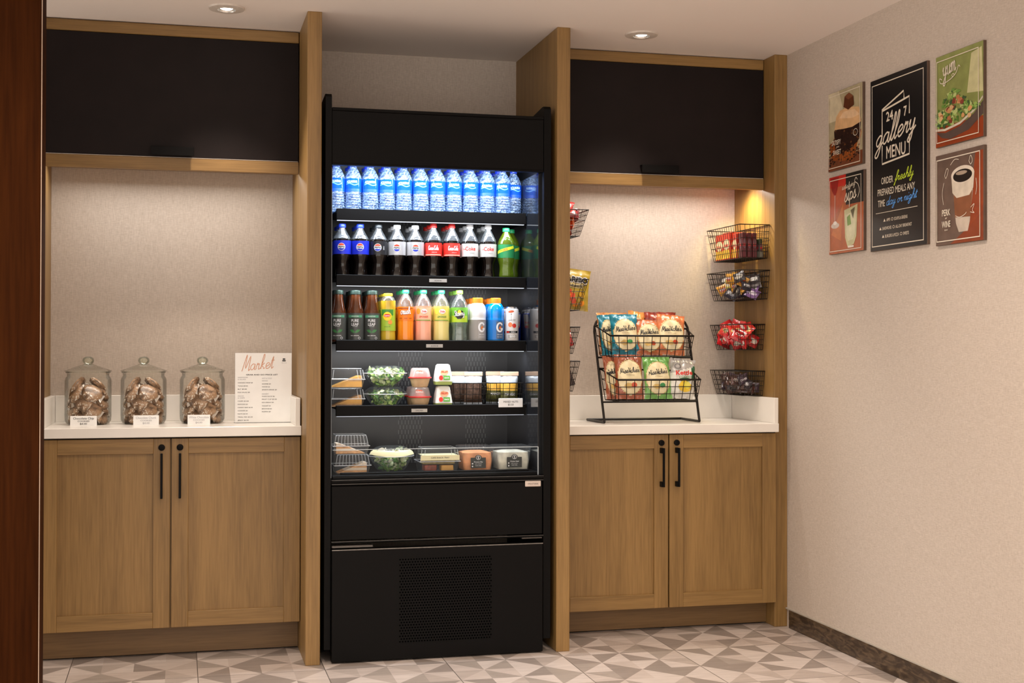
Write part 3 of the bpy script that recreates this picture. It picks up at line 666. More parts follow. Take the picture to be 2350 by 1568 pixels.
def water_bottle():
    s = thing('water_bottle', 'water', 'bottle')
    Wm = glass('ribbed_water_plastic', (.80, .88, .97), .42, .08, .30, (.55, .72, 1.0), 1.0, 120)
    nt = Wm.node_tree; bodymix = [q for q in nt.nodes if q.type == 'MIX_SHADER' and abs(q.inputs[0].default_value - .30) < 1e-4][0]
    tc = nt.nodes.new('ShaderNodeTexCoord'); nz = nt.nodes.new('ShaderNodeTexNoise'); nz.inputs['Scale'].default_value = 95; nz.inputs['Detail'].default_value = 3; nz.inputs['Distortion'].default_value = 1.5
    rp = nt.nodes.new('ShaderNodeValToRGB'); rp.color_ramp.elements[0].position = .44; rp.color_ramp.elements[0].color = (.08, .08, .08, 1); rp.color_ramp.elements[1].position = .62; rp.color_ramp.elements[1].color = (.8, .8, .8, 1)
    mp = nt.nodes.new('ShaderNodeMapping'); mp.inputs['Scale'].default_value = (.6, .6, 1.3)
    nt.links.new(tc.outputs['Object'], mp.inputs[0]); nt.links.new(mp.outputs[0], nz.inputs['Vector']); nt.links.new(nz.outputs[0], rp.inputs[0]); nt.links.new(rp.outputs[0], bodymix.inputs[0])
    prof = [(.022, 0), (.031, .004), (.0325, .010)]
    z = .013
    while z < .066: prof += [(.0308, z), (.0335, z + .004), (.0335, z + .006)]; z += .0105
    prof += [(.0335, .076), (.0335, .134), (.0325, .139), (.0315, .144), (.027, .156), (.020, .170), (.0140, .180), (.0128, .187)]
    MB().lathe(prof, Wm, 24, cap1=False, wob=lambda a, zz: 1 + .018 * math.cos(6 * a + zz * 60)).build('body', s, smooth=True, sharp=35)
    lb = MB(); band(lb, .0342, .080, .134, glass('blue_film', (.10, .34, .95), .25, .08, .80, (.012, .13, .72))); fn = cylmap(.0342, .118, PRINTROT)
    lb.art(sText('AQUAFINA', .0105, .047, 0, .003, .02, .15), pl('print_ice', (.45, .66, .85)), fn, 1)
    lb.art(T(sLine([(-.026, -.008), (-.01, -.004), (.01, -.011), (.027, -.006)], .0035, 5)), pl('print_skyblue', (.10, .36, .80)), fn, 1)
    lb.art(sRect(-.034, -.038, .034, -.026, 12), pl('print_deepblue', (.01, .07, .45)), fn, 1)
    lb.build('label', s, smooth=True)
    capmb(.0148, .185, .015, CBLUE).build('cap', s, smooth=True, sharp=40)
    return s
def tea_bottle():
    s = thing('tea_bottle', 'tea', 'bottle')
    G = mat('dark_tea', (.060, .016, .005), .08, var=.4, scale=18, spec=.9)
    MB().lathe([(.026, 0), (.033, .003), (.034, .012), (.034, .108), (.031, .126), (.025, .150), (.0205, .175), (.0195, .196)], G, 26).build('body', s, smooth=True, sharp=60)
    lb = MB(); band(lb, .0346, .010, .118, pl('label_charcoal', (.055, .058, .052))); fn = cylmap(.0346, .06, PRINTROT)
    GD, GL_ = pl('leaf_green', (.05, .20, .06)), pl('band_green', (.07, .26, .14))
    lb.art(sRect(-.031, .040, .031, .050, 12), GL_, fn, 1); lb.art(sText('UNSWEETENED', .004, .03, 0, .045), LW, fn, 2)
    lb.art(sText('PURE', .0115, .030, 0, .028, .01), LW, fn, 1); lb.art(sText('LEAF', .0115, .030, 0, .013, .01), LW, fn, 1); lb.art(sText('TEA HOUSE', .003, .02, 0, .004), LW, fn, 1)
    for sg in (-1, 1):
        for w_, l_, a_ in ((.0095, .026, .9), (.007, .02, 1.35)):
            pts = [(0, 0), (l_ * .35, w_ / 2), (l_ * .7, w_ / 2.4), (l_, 0), (l_ * .6, -w_ / 2), (l_ * .25, -w_ / 2.6)]
            q = T(sPoly(pts), 0, 0, 1, 1, a_ * .6); q = ([(sg * x, y - .022) for x, y in q[0]], q[1] if sg > 0 else [tuple(reversed(f)) for f in q[1]])
            lb.art(q, GD, fn, 2)
    lb.art(sText('REAL BREWED', .0038, .034, 0, -.033), LW, fn, 1); lb.art(sRing(.018, -.043, .005, .005, .0012, 12), LW, fn, 1)
    lb.build('label', s, smooth=True)
    MB().lathe([(.0205, .194), (.0215, .195), (.0215, .209), (.0195, .211)], pl('dark_green_cap', (.015, .03, .025), .3), 24, wob=lambda a, z: 1 + .015 * math.cos(24 * a)).build('cap', s, smooth=True, sharp=40)
    return s
def juice(kind, Z=1.0):
    s = thing('juice_bottle', 'juice', 'bottle')
    cols = {'lemon_tea': ((.62, .42, .03), (.55, .40, .05)), 'orange': ((.95, .27, .012),) * 2, 'pink': ((.92, .42, .27),) * 2, 'lemonade': ((.80, .66, .22),) * 2}
    c = cols[kind][0]
    Lq = mat(kind + '_liquid', c, .12, var=.06, scale=12, spec=.7)
    r = .0335 if kind != 'lemon_tea' else .031
    top = .146 if kind == 'orange' else (.150 if kind != 'lemon_tea' else .17)
    b = MB(); b.lathe([(.022, 0), (r - .002, .003), (r, .012), (r - .0012, .05), (r, .088), (r, top)], Lq, 28, cap1=True)
    b.lathe([(r, top - .001), (r - .003, .162), (.024, .178), (.0155, .192), (.0128, .198), (.0128, .203)] if kind != 'lemon_tea' else [(r, .165), (r - .002, .172), (.024, .183), (.016, .190), (.015, .195)], CLEARTOP, 24, cap0=False, cap1=False)
    b.build('body', s, smooth=True, sharp=60); lb = MB()
    if kind == 'orange':
        fn = cylmap(r + .0006, .116, PRINTROT); band(lb, r + .0006, .090, .143, pl('label_orange', (.88, .20, .01)))
        lb.art(sRect(-.034, .021, .034, .025, 12), pl('dk_orange', (.35, .07, .01)), fn, 1)
        lb.art(sScript('crush', .014, .3, 0, .006, .042, .05, .1), pl('dk_orange', (.35, .07, .01)), fn, 1); lb.art(sScript('crush', .014, .2, -.0005, .007, .042, .05, .1), LW, fn, 2)
        for q in (-.022, 0, .02): lb.art(sText('ORANGE', .004, .014, q, -.017, .02), pl('dk_orange', (.35, .07, .01)), fn, 1)
    elif kind in ('pink', 'lemonade'):
        base = pl('label_peach', (.85, .48, .30)) if kind == 'pink' else pl('label_yellow', (.72, .62, .12))
        fn = cylmap(r + .0006, .116, PRINTROT); band(lb, r + .0006, .090, .143, base)
        lb.art(sRect(-.034, -.026, .034, -.023, 12), pl('label_green2', (.16, .38, .05)), fn, 1)
        lb.art(sEll(-.022, .012, .010, .012, 14, 1), pl('fruit_' + kind, (.9, .35, .05) if kind == 'pink' else (.9, .8, .1)), fn, 1)
        lb.art(sEll(.004, .012, .013, .010, 20), LW, fn, 2); lb.art(sText('Dole', .008, .019, .004, .012, .03), LRED, fn, 3)
        lb.art(sText('LEMONADE', .0075, .038, .002, -.010, .02), pl('print_forest', (.04, .20, .04)) if kind == 'lemonade' else LRED, fn, 2)
    else:
        fn = cylmap(r + .0006, .10, PRINTROT); band(lb, r + .0006, .047, .135, pl('label_limegreen', (.36, .52, .04)))
        lb.art(sRect(-.026, .010, .026, .034, 8), pl('label_leaf', (.05, .22, .03)), fn, 1); lb.art(sEll(0, .006, .018, .018, 22), pl('lemon_print', (.95, .62, .02)), fn, 2)
        lb.art(sEll(-.001, .009, .014, .0065, 18), LRED, fn, 3); lb.art(sText('Lipton', .0055, .022, -.001, .009, .02), LW, fn, 4); lb.art(sEll(.012, -.018, .009, .009, 12), pl('fruit_peach', (.9, .3, .05)), fn, 2)
        lb.art(sText('GREEN TEA', .004, .026, 0, -.036), pl('print_forest', (.04, .20, .04)), fn, 2)
    lb.build('label', s, smooth=True)
    cm = pl('yellow_cap', (.85, .68, .04)) if kind == 'lemon_tea' else pl('green_cap', (.03, .42, .16))
    (capmb(.0185, .190, .0105, cm) if kind == 'lemon_tea' else capmb(.0148, .201, .015, cm)).build('cap', s, smooth=True, sharp=40)
    return s
def starry():
    s = thing('soda_bottle', 'soda', 'bottle')
    G = glass('clear_soda', (.82, .90, .86), .5, .05, .18, (.6, .75, .68), .5, 45)
    b = MB(); b.lathe([(.022, 0), (.031, .004), (.0325, .02), (.0285, .045), (.031, .068), (.0350, .082), (.0350, .146)], G, 28, cap1=False, wob=lambda a, z: 1 + (.04 * math.cos(5 * a) if z < .07 else 0))
    b.lathe([(.0350, .145), (.032, .162), (.024, .178), (.0155, .192), (.0128, .198), (.0128, .203)], CLEARTOP, 24, cap0=False, cap1=False); b.build('body', s, smooth=True, sharp=60)
    lb = MB(); fn = cylmap(.0356, .116, PRINTROT); band(lb, .0356, .084, .145, pl('label_bright_green', (.18, .52, .06))); lb.art(sRect(-.040, -.032, .040, -.005, 14), pl('label_lime', (.48, .66, .04)), fn, 1)
    lb.art(sEll(0, 0, .020, .018, 24, 2, wob=.14, seed=3), LK, fn, 2); lb.art(sEll(0, .008, .008, .011, 10), pl('print_yellow', (.9, .75, .05)), fn, 3)
    lb.art(T(sScript('Starry', .011, .3, 0, 0, .046, .12, .1)), LK, fn, 3); lb.art(sScript('Starry', .011, .19, 0, .0005, .045, .12, .1), LW, fn, 4); lb.build('label', s, smooth=True)
    capmb(.0148, .201, .016, pl('lime_cap', (.25, .60, .08))).build('cap', s, smooth=True, sharp=40)
    return s
def sport(kind):
    s = thing('sports_drink_bottle', 'sports drink', 'bottle')
    c = (.80, .80, .82) if kind == 'white' else (.0, .25, .80)
    Lq = mat(kind + '_sport_liquid', c, .12, var=.04, spec=.7)
    prof = [(.026, 0), (.034, .004), (.0355, .014), (.0355, .098), (.0345, .101), (.036, .108), (.036, .132), (.033, .148), (.026, .160), (.020, .166)]
    MB().lathe(prof, Lq, 28).build('body', s, smooth=True, sharp=60)
    lb = MB(); fn = cylmap(.0362, .052, PRINTROT)
    band(lb, .0362, .012, .095, pl('label_taupe' if kind == 'white' else 'label_sportblue', (.30, .27, .24) if kind == 'white' else (.01, .17, .52)))
    lb.art(sRect(.002, -.036, .036, .036, 8, 1), pl('label_panel_' + kind, (.36, .34, .32) if kind == 'white' else (.07, .12, .22)), fn, 1)
    lb.art(sRing(.018, .012, .016, .021, .007, 20, .5, 5.9), LW, fn, 2); lb.art(sRect(.021, .002, .034, .009, 3), LW, fn, 2)
    lb.art(sPoly([(.012, .004), (.020, .024), (.018, .014), (.026, .016), (.016, -.002), (.018, .008)]), pl('bolt_orange', (.85, .2, .02)), fn, 3)
    lb.art(sText('ZERO SUGAR' if kind == 'white' else 'COOL BLUE', .0045, .024, .018, -.018), LW, fn, 2); lb.art(sText('THIRST QUENCHER', .0028, .024, .018, -.028), LW, fn, 2)
    lb.build('label', s, smooth=True)
    MB().lathe([(.0205, .163), (.022, .164), (.022, .184), (.0195, .1865)], pl('orange_cap', (.90, .22, .015)), 26, wob=lambda a, z: 1 + .015 * math.cos(26 * a)).build('cap', s, smooth=True, sharp=40)
    return s
def can(kind):
    s = thing('drink_can', 'can', 'can')
    r = .0285 if kind == 'white' else .0240; h = .150 if kind == 'white' else .132
    AL = mat('aluminium', (.55, .56, .58), .25, metal=.9, var=.06)
    MB().lathe([(r - .005, 0), (r - .003, .004), (r - .003, .006)], AL, 26, cap1=False).lathe([(r - .003, h - .008), (r - .005, h - .002), (r - .004, h), (r - .006, h - .003), (.002, h - .003)], AL, 26, cap0=False).build('rim', s, smooth=True, sharp=40)
    b = MB(); fn = cylmap(r, h / 2, PRINTROT)
    if kind == 'white':
        b.lathe([(r - .003, .006), (r, .011), (r, h - .014), (r - .003, h - .008)], pl('can_white', (.75, .73, .72), .3), 28, cap0=False, cap1=False)
        b.art(T(sEll(.002, .055, .013, .005, 14), 0, 0, 1, 1, .12), pl('swoosh', (.65, .12, .04)), fn, 1)
        b.art(sText('T', .022, .006, -.004, .036, .02), pl('print_grey', (.25, .25, .25)), fn, 1); b.art(sText('LIVE FIT', .006, .030, 0, .019, .02), pl('print_grey', (.25, .25, .25)), fn, 1)
        b.art(sEll(-.008, 0, .009, .010, 16), pl('grapefruit', (.85, .22, .08)), fn, 1); b.art(sEll(.009, -.004, .009, .009, 16), pl('berry', (.65, .03, .02)), fn, 2)
        b.art(sRect(-.026, -.035, .026, -.026, 8), LK, fn, 1); b.art(sRect(-.026, -.033, -.012, -.028, 3), LRED, fn, 2); b.art(sText('ENERGY', .004, .02, .006, -.0305, .02), LW, fn, 2); b.art(sRect(-.018, -.055, .02, -.042, 6), pl('print_grey2', (.4, .38, .36)), fn, 1); b.art(sText('010', .009, .022, .002, -.0485, .02), LW, fn, 2)
    else:
        b.lathe([(r - .003, .006), (r, .011), (r, h - .012), (r - .003, h - .008)], pl('can_blue', (.008, .03, .28), .25, metal=.3), 28, cap0=False, cap1=False)
        b.art(sPoly([(-.012, .0), (.006, .054), (.026, .054), (.02, 0)]), LSIL, fn, 1); b.art(sPoly([(-.03, -.056), (-.012, 0), (.02, 0), (.004, -.056)][::-1][::-1]), pl('can_blue2', (.01, .02, .20), .25), fn, 1)
        b.art(sEll(0, .004, .010, .010, 14), pl('print_sun', (.85, .55, .03)), fn, 2)
        for sg in (-1, 1): b.art(sPoly([(sg * .003, .001), (sg * .010, .008), (sg * .018, .005), (sg * .017, -.003), (sg * .008, -.004)][::sg]), LRED, fn, 3)
        b.art(sText('Red Bull', .008, .034, 0, .020, .02), LRED, fn, 3)
    b.build('shell', s, smooth=True, sharp=40)
    return s
SH = [z - .009 for z in SHELF_Z]
YR = (.292, .368, .444)
# --- top shelf: water
wb = water_bottle()
wx = [.091, .159, .229, .298, .367, .438, .508, .577, .648, .717, .785]
for r_, yy in enumerate(YR):
    for i, x in enumerate(wx):
        if r_ == 0: lab = 'clear water bottle with blue label, %s from the left in the top shelf front row' % ORD[i]; g = None
        else: lab = 'clear water bottle in the rows behind the front water bottles on the top shelf'; g = 'water bottles in the back rows'
        place(wb, (x + (.0 if r_ == 0 else R.uniform(-.001, .001)), yy + (.001 if r_ else 0), SH[0]), lab, g, R.uniform(-.15, .15) if r_ == 0 else R.uniform(-1, 1))
place(wb, (.8415, .331, SH[0]), 'clear water bottle at the far right end of the top shelf beside the glossy liner', None, .2)
# --- second shelf: soda
kinds = ['blue', 'blue', 'black', 'silver', 'silver', 'coke', 'coke', 'diet', 'diet']
src = {k: cola_bottle(k) for k in dict.fromkeys(kinds)}
sxs = [.1145, .188, .263, .3395, .4145, .491, .568, .645, .723]
SL = ['leftmost cola bottle with royal blue label and blue cap', 'cola bottle with royal blue label, second from the left on its shelf',
      'cola bottle with black label and black cap beside the blue-label bottles', 'cola bottle with silver globe label and white cap, beside the black-label bottle',
      'cola bottle with silver globe label and white cap, beside a red-label bottle', 'cola bottle with red label and red cap, beside a silver-label bottle',
      'cola bottle with red label and red cap, beside a pale diet-label bottle', 'pale diet cola bottle with red lettering, standing beside a red-label bottle',
      'pale diet cola bottle with red lettering, standing beside the green soda bottles']
BK = {'blue': 'blue-capped cola bottle behind the blue-label bottles', 'black': 'black-capped cola bottle behind the front black-label bottle', 'silver': 'white-capped cola bottle behind the silver globe-label bottles',
      'coke': 'red-capped cola bottle behind the front red-label bottles', 'diet': 'white-capped cola bottle behind the pale diet cola bottles'}
for i, (k, x) in enumerate(zip(kinds, sxs)):
    for r_, yy in enumerate(YR):
        place(src[k], (x, yy + (0, .002, .004)[r_], SH[1]), SL[i] if r_ == 0 else BK[k], None if r_ == 0 else BK[k].split(' behind')[0].replace('bottle', 'bottles') + ' in the back rows', R.uniform(-.1, .1))
db = dew_bottle()
for x, y, l in ((.800, .293, 'green soda bottle with lime stripe, front one beside the diet cola'), (.8385, .358, 'green soda bottle with lime stripe, half hidden at the shelf right end')):
    place(db, (x, y, SH[1]), l, None, R.uniform(-.2, .2))
# --- third shelf: juices
tb = tea_bottle()
for i, x in enumerate((.0985, .170, .238)):
    for r_, yy in enumerate(YR):
        place(tb, (x, yy, SH[2]), ('leftmost', 'middle', 'rightmost')[i] + ' of the three front dark tea bottles with charcoal leaf label' if r_ == 0 else 'dark tea bottle in the rows behind the front tea bottles', None if r_ == 0 else 'tea bottles in the back rows', 0)
row = [('lemon_tea', .303, 'yellow-capped green tea bottle with lime label and lemon print'), ('orange', .3755, 'bright orange soda bottle with green cap'), ('pink', .4495, 'pink lemonade bottle with peach label and green cap'), ('lemonade', .5245, 'pale yellow lemonade bottle with yellow label and green cap')]
for k, x, l in row:
    s_ = juice(k)
    for r_, yy in enumerate(YR):
        nm = l.split(' bottle')[0]
        place(s_, (x, yy, SH[2]), l + ', front of its column' if r_ == 0 else nm + ' bottle hidden behind the front one of its column', None if r_ == 0 else nm + ' bottles in the back rows', R.uniform(-.06, .06))
s_ = starry()
for r_, yy in enumerate(YR): place(s_, (.601, yy, SH[2]), 'clear soda bottle with bright green star label and lime cap' if r_ == 0 else 'lime-capped clear soda bottle behind the front star-label bottle', None if r_ == 0 else 'lime-capped bottles in the back rows', 0)
for k, x in (('white', .6785), ('blue', .7555)):
    s_ = sport(k)
    for r_, yy in enumerate(YR): place(s_, (x, yy, SH[2]), ('cloudy white' if k == 'white' else 'vivid blue') + ' sports drink bottle with orange cap, ' + ('front of its column' if r_ == 0 else 'behind the front one'), None if r_ == 0 else k + ' sports drinks in the back rows', 0)
s_ = can('white')
for r_, yy in enumerate((.285, .35, .42)): place(s_, (.823, yy - .004, SH[2]), 'tall white energy drink can with fruit print' + (' at the front' if r_ == 0 else ' behind the front white can'), None if r_ == 0 else 'white cans in the back rows', 0)
s_ = can('blue')
for r_, (x, yy) in enumerate(((.8515, .335),)): place(s_, (x, yy, SH[2]), 'slim blue and silver energy drink can at the right end of the shelf', None, 0)

# ================================================================ FOURTH SHELF AND DECK
TUB = glass('clear_food_tub', (.97, .98, .98), .18, .05, .05, (.9, .95, 1), .2, 60)
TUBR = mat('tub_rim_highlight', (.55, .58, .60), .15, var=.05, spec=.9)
def clam(w, d, h, ribs=False):
    """hinged clear box: tray, domed lid, flange"""
    q = w / 2; r = d / 2
    tr = MB().rrect([(0, 0, q * .86, r * .86, .012, 0), (0, 0, q * .97, r * .97, .014, h * .42)], TUB, 4, True, False)
    ld = MB().rrect([(0, 0, q * .97, r * .97, .014, h * .44), (0, 0, q * .88, r * .86, .016, h * .93), (0, 0, q * .80, r * .78, .02, h)], TUB, 4, False, True)
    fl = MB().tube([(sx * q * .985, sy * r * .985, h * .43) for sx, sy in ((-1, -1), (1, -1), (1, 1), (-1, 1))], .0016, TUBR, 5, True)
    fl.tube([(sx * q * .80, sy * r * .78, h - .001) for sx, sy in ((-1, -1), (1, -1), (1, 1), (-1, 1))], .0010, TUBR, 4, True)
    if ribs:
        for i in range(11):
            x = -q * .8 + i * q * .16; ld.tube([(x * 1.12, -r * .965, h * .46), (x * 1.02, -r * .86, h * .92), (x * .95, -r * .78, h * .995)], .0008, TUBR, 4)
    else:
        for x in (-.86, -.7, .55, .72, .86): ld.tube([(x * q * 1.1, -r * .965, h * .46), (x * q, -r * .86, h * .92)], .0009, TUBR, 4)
    return tr, ld, fl
def wedge(w, d, h, mats, flip=False):
    mb = MB(); n = len(mats); x0, x1 = (-w / 2, w / 2)
    for k, m in enumerate(mats):
        a, b = h * k / n, h * (k + 1) / n
        def xl(z): return x0 + (w * .9 * z / h)
        L0, L1 = xl(a), xl(b); pts = [(L0, a), (x1, a), (x1, b), (L1, b)]
        if flip: pts = [(-x, z) for x, z in pts][::-1]
        v = [(x, -d / 2, z) for x, z in pts] + [(x, d / 2, z) for x, z in pts]
        mb.add(v, [(0, 1, 2, 3), (7, 6, 5, 4), (0, 4, 5, 1), (1, 5, 6, 2), (2, 6, 7, 3), (3, 7, 4, 0)], m)
    return mb
CHEESE, BREAD, CAKE, CRUST = (mat('cheddar', (.80, .42, .09), .5, var=.12, scale=40), mat('wheat_bread', (.55, .33, .16), .8, var=.25, scale=60, bump=.4),
    mat('cake_crumb', (.62, .33, .14), .8, var=.3, scale=70, bump=.5), mat('cream_frosting', (.80, .66, .50), .5, var=.06))
for z, i in ((SH[3], 0), (SH[3] + .0795, 1)):
    s = thing('sandwich_box', ('upper' if i else 'lower') + ' clear hinged sandwich box at the left end of the fourth shelf', 'food container', (.1335, .335, z))
    a, b, c = clam(.150, .13, .078); a.build('tray', s); b.build('lid', s); c.build('flange', s)
    wedge(.125, .085, .046, [BREAD, CHEESE, CHEESE, BREAD] if i == 0 else [CHEESE, CHEESE, BREAD, CHEESE]).build('sandwich', s, (.0, -.005, .002))
def leaves(n, rx, ry, z0, z1, cols, seed, size=.022):
    rr = random.Random(seed); mb = MB()
    for k in range(n):
        a = rr.uniform(0, 2 * PI); q = math.sqrt(rr.random()); z = rr.uniform(z0, z1); lim = .55 + .45 * min(1, (z - z0) / (z1 - z0 + 1e-6) * 1.6)
        c = Vector((rx * q * lim * math.cos(a), ry * q * lim * math.sin(a), z)); M3 = Matrix.Rotation(rr.uniform(0, 6.28), 3, 'Z') @ Matrix.Rotation(rr.uniform(-1.2, 1.2), 3, 'X') @ Matrix.Rotation(rr.uniform(-1, 1), 3, 'Y')
        sz = size * rr.uniform(.6, 1.1); v = []; 
        for i in range(4):
            for j in range(4):
                u, w = i / 3 - .5, j / 3 - .5; e = 1 - .35 * (abs(u) * 2) ** 2 * (abs(w) * 2) ** 2
                v.append(tuple(c + M3 @ Vector((u * sz * 1.4 * e, w * sz * e, .3 * sz * math.sin(5 * u + k) * math.cos(4 * w)))))
        mb.add(v, [(i * 4 + j, i * 4 + j + 1, (i + 1) * 4 + j + 1, (i + 1) * 4 + j) for i in range(3) for j in range(3)], rr.choice(cols))
    return mb
LG = [mat('romaine_light', (.50, .64, .20), .5, var=.15), mat('romaine_mid', (.26, .44, .09), .5, var=.2), mat('romaine_dark', (.10, .24, .05), .5, var=.2), mat('romaine_rib', (.62, .68, .42), .5, var=.1)]
CHK = mat('white_chicken', (.72, .68, .55), .6, var=.08)
def salad(label, loc, h, extra, band_=False, seed=1, R_=.090):
    s = thing('salad_bowl', label, 'food container', loc)
    MB().lathe([(.048, 0), (.062, .012), (.082, h * .50), (R_, h * .62)], TUB, 32, cap1=False).build('bowl', s, smooth=True, sharp=50)
    MB().lathe([(R_ - .001, h * .64), (R_ - .010, h * .80), (.064, h * .95), (.05, h)], TUB, 32, cap0=False).build('lid', s, smooth=True, sharp=50)
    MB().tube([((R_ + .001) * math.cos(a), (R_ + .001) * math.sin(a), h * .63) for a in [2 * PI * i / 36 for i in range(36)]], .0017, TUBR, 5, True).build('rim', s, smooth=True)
    o = leaves(150, .070, .070, .008, h * .80, LG, seed).build('salad', s); o['kind'] = 'stuff'
    if extra: leaves(34, .072, .072, h * .42, h * .84, [CHK, LG[3]], seed + 5, .03).build('topping', s)['kind'] = 'stuff'
    if band_:
        mb = MB(); cr = pl('label_cream', (.82, .76, .46))
        n = 20; v = []
        for i in range(n + 1):
            a = PI * 1.08 + (PI * .84) * i / n
            for (r, z) in ((R_ + .0015, h * .60), (R_ - .004, h * .80), (R_ - .016, h * .88)): v.append((r * math.cos(a), r * math.sin(a), z + (.010 * abs(math.sin((i / n - .5) * 3)) if z < h * .7 else 0)))
        mb.add(v, [(i * 3 + j, (i + 1) * 3 + j, (i + 1) * 3 + j + 1, i * 3 + j + 1) for i in range(n) for j in range(2)], cr); mb.build('label', s, smooth=True)
    return s
salad('upper green salad bowl stacked on another bowl on the fourth shelf', (.300, .352, SH[3] + .083), .085, True, seed=3)
salad('lower green salad bowl under another bowl on the fourth shelf', (.300, .352, SH[3]), .082, False, seed=9)
HUM = mat('hummus_beige', (.66, .46, .27), .5, var=.1); REDP = pl('tub_red', (.62, .03, .03))
def snackcup(label, loc, group=None):
    s = thing('dip_cup', label, 'food container', loc, (0, 0, 0), group)
    MB().lathe([(.030, 0), (.033, .003), (.042, .036)], HUM, 26, cap1=False).build('cup', s, smooth=True, sharp=50)
    MB().lathe([(.0475, .036), (.0485, .038), (.0475, .042)], REDP, 28).build('rim', s, smooth=True, sharp=40)
    d = MB(); d.lathe([(.0445, .042), (.040, .062), (.036, .076), (.032, .079)], glass('milky_dome', (.95, .93, .92), .4, .08, .45, (.9, .86, .82)), 26, cap0=False)
    fn = lambda x, y, l: ((.0415 - y * .22 + .0004 * l) * math.cos(x / .04 - PI / 2 - .2), (.0415 - y * .22 + .0004 * l) * math.sin(x / .04 - PI / 2 - .2), .052 + y)
    d.art(sEll(.0, .007, .020, .011, 18, 2, wob=.12, seed=4), pl('print_pinkred', (.70, .16, .10)), fn, 1); d.art(sText('HUMMUS', .006, .03, 0, .008, .02), LW, fn, 2); d.art(sRect(-.026, -.009, .026, -.003, 8), REDP, fn, 1)
    d.build('lid', s, smooth=True, sharp=50)
snackcup('upper red-rimmed dip cup stacked beside the salad bowls', (.4400, .315, SH[3] + .0795)); snackcup('lower red-rimmed dip cup beside the salad bowls', (.4400, .315, SH[3]))
snackcup('red-rimmed dip cup behind the stacked pair of dip cups', (.440, .415, SH[3]))
def tallcup(label, loc):
    s = thing('fruit_cup', label, 'food container', loc)
    MB().rrect([(0, 0, .034, .034, .012, 0), (0, 0, .036, .036, .012, .014)], pl('cup_green', (.38, .50, .14)), 5).build('base', s, smooth=True, sharp=50)
    b = MB(); b.rrect([(0, 0, .0365, .0365, .012, .014), (0, 0, .033, .033, .014, .045), (0, 0, .027, .027, .014, .080), (0, 0, .022, .022, .014, .085)], pl('cup_white', (.80, .80, .76)), 5)
    fn = lambda x, y, l: (x, -(.0318 - y * .17) - .0006 * l, .048 + y)
    b.art(sEll(.0, .004, .017, .012, 18, 1, wob=.2, seed=6), pl('cup_peach', (.85, .45, .25)), fn, 3); b.art(sText('FRUIT', .008, .028, .002, .006, .03), LRED, fn, 4)
    b.art(sEll(-.014, -.019, .009, .010, 12), LRED, fn, 3); b.art(sRect(-.004, -.028, .024, -.010, 2), pl('cup_leaf', (.10, .36, .05)), fn, 3); b.art(sText('SNACK', .006, .020, .010, -.019, .02), LW, fn, 4)
    b.build('wrap', s, smooth=True, sharp=50)
tallcup('upper white fruit cup stacked left of the wire snack baskets', (.534, .305, SH[3] + .089)); tallcup('lower white fruit cup left of the wire snack baskets', (.534, .305, SH[3]))

def lerp(a, b, t): return tuple(a[i] + (b[i] - a[i]) * t for i in range(3))
def basket(name, label, top, bot, nx, ny, nz, r=.0016, rr=.003, group=None, parent=None, hooks=False):
    """tapered wire bin; top and bot are four corners, front-left first, anticlockwise from above"""
    cx = sum(p[0] for p in top + bot) / 8; cy = sum(p[1] for p in top + bot) / 8; cz = min(p[2] for p in bot)
    sh = lambda p: (p[0] - cx, p[1] - cy, p[2] - cz)
    if parent is None: s = thing(name, label, 'basket', (cx, cy, cz), (0, 0, 0), group)
    else: s = D.objects.new('basket', None); COL.objects.link(s); s.parent = parent; s.location = tuple(Vector((cx, cy, cz)) - parent.location)
    Tq, Bq = [sh(p) for p in top], [sh(p) for p in bot]
    MB().tube(Tq, rr, WIRE, 8, True).build('rim', s, smooth=True)
    w = MB()
    for k in range(nz + 1):
        t = k / (nz + .0) if nz else 0; w.tube([lerp(Bq[i], Tq[i], t * (1 - 1 / (nz + 1))) for i in range(4)], r * (1.25 if k == 0 else 1), WIRE, 4, True)
    for i in range(4):
        n = nx if i % 2 == 0 else ny; j = (i + 1) % 4
        for k in range(n + 1): w.tube([lerp(Tq[i], Tq[j], k / n), lerp(Bq[i], Bq[j], k / n)], r, WIRE, 4)
    for k in range(1, nx): w.tube([lerp(Bq[0], Bq[1], k / nx), lerp(Bq[3], Bq[2], k / nx)], r, WIRE, 4)
    for k in range(1, ny): w.tube([lerp(Bq[0], Bq[3], k / ny), lerp(Bq[1], Bq[2], k / ny)], r, WIRE, 4)
    w.build('wires', s)
    return s
def quad(x0, x1, y0, y1, z): return [(x0, y0, z), (x1, y0, z), (x1, y1, z), (x0, y1, z)]
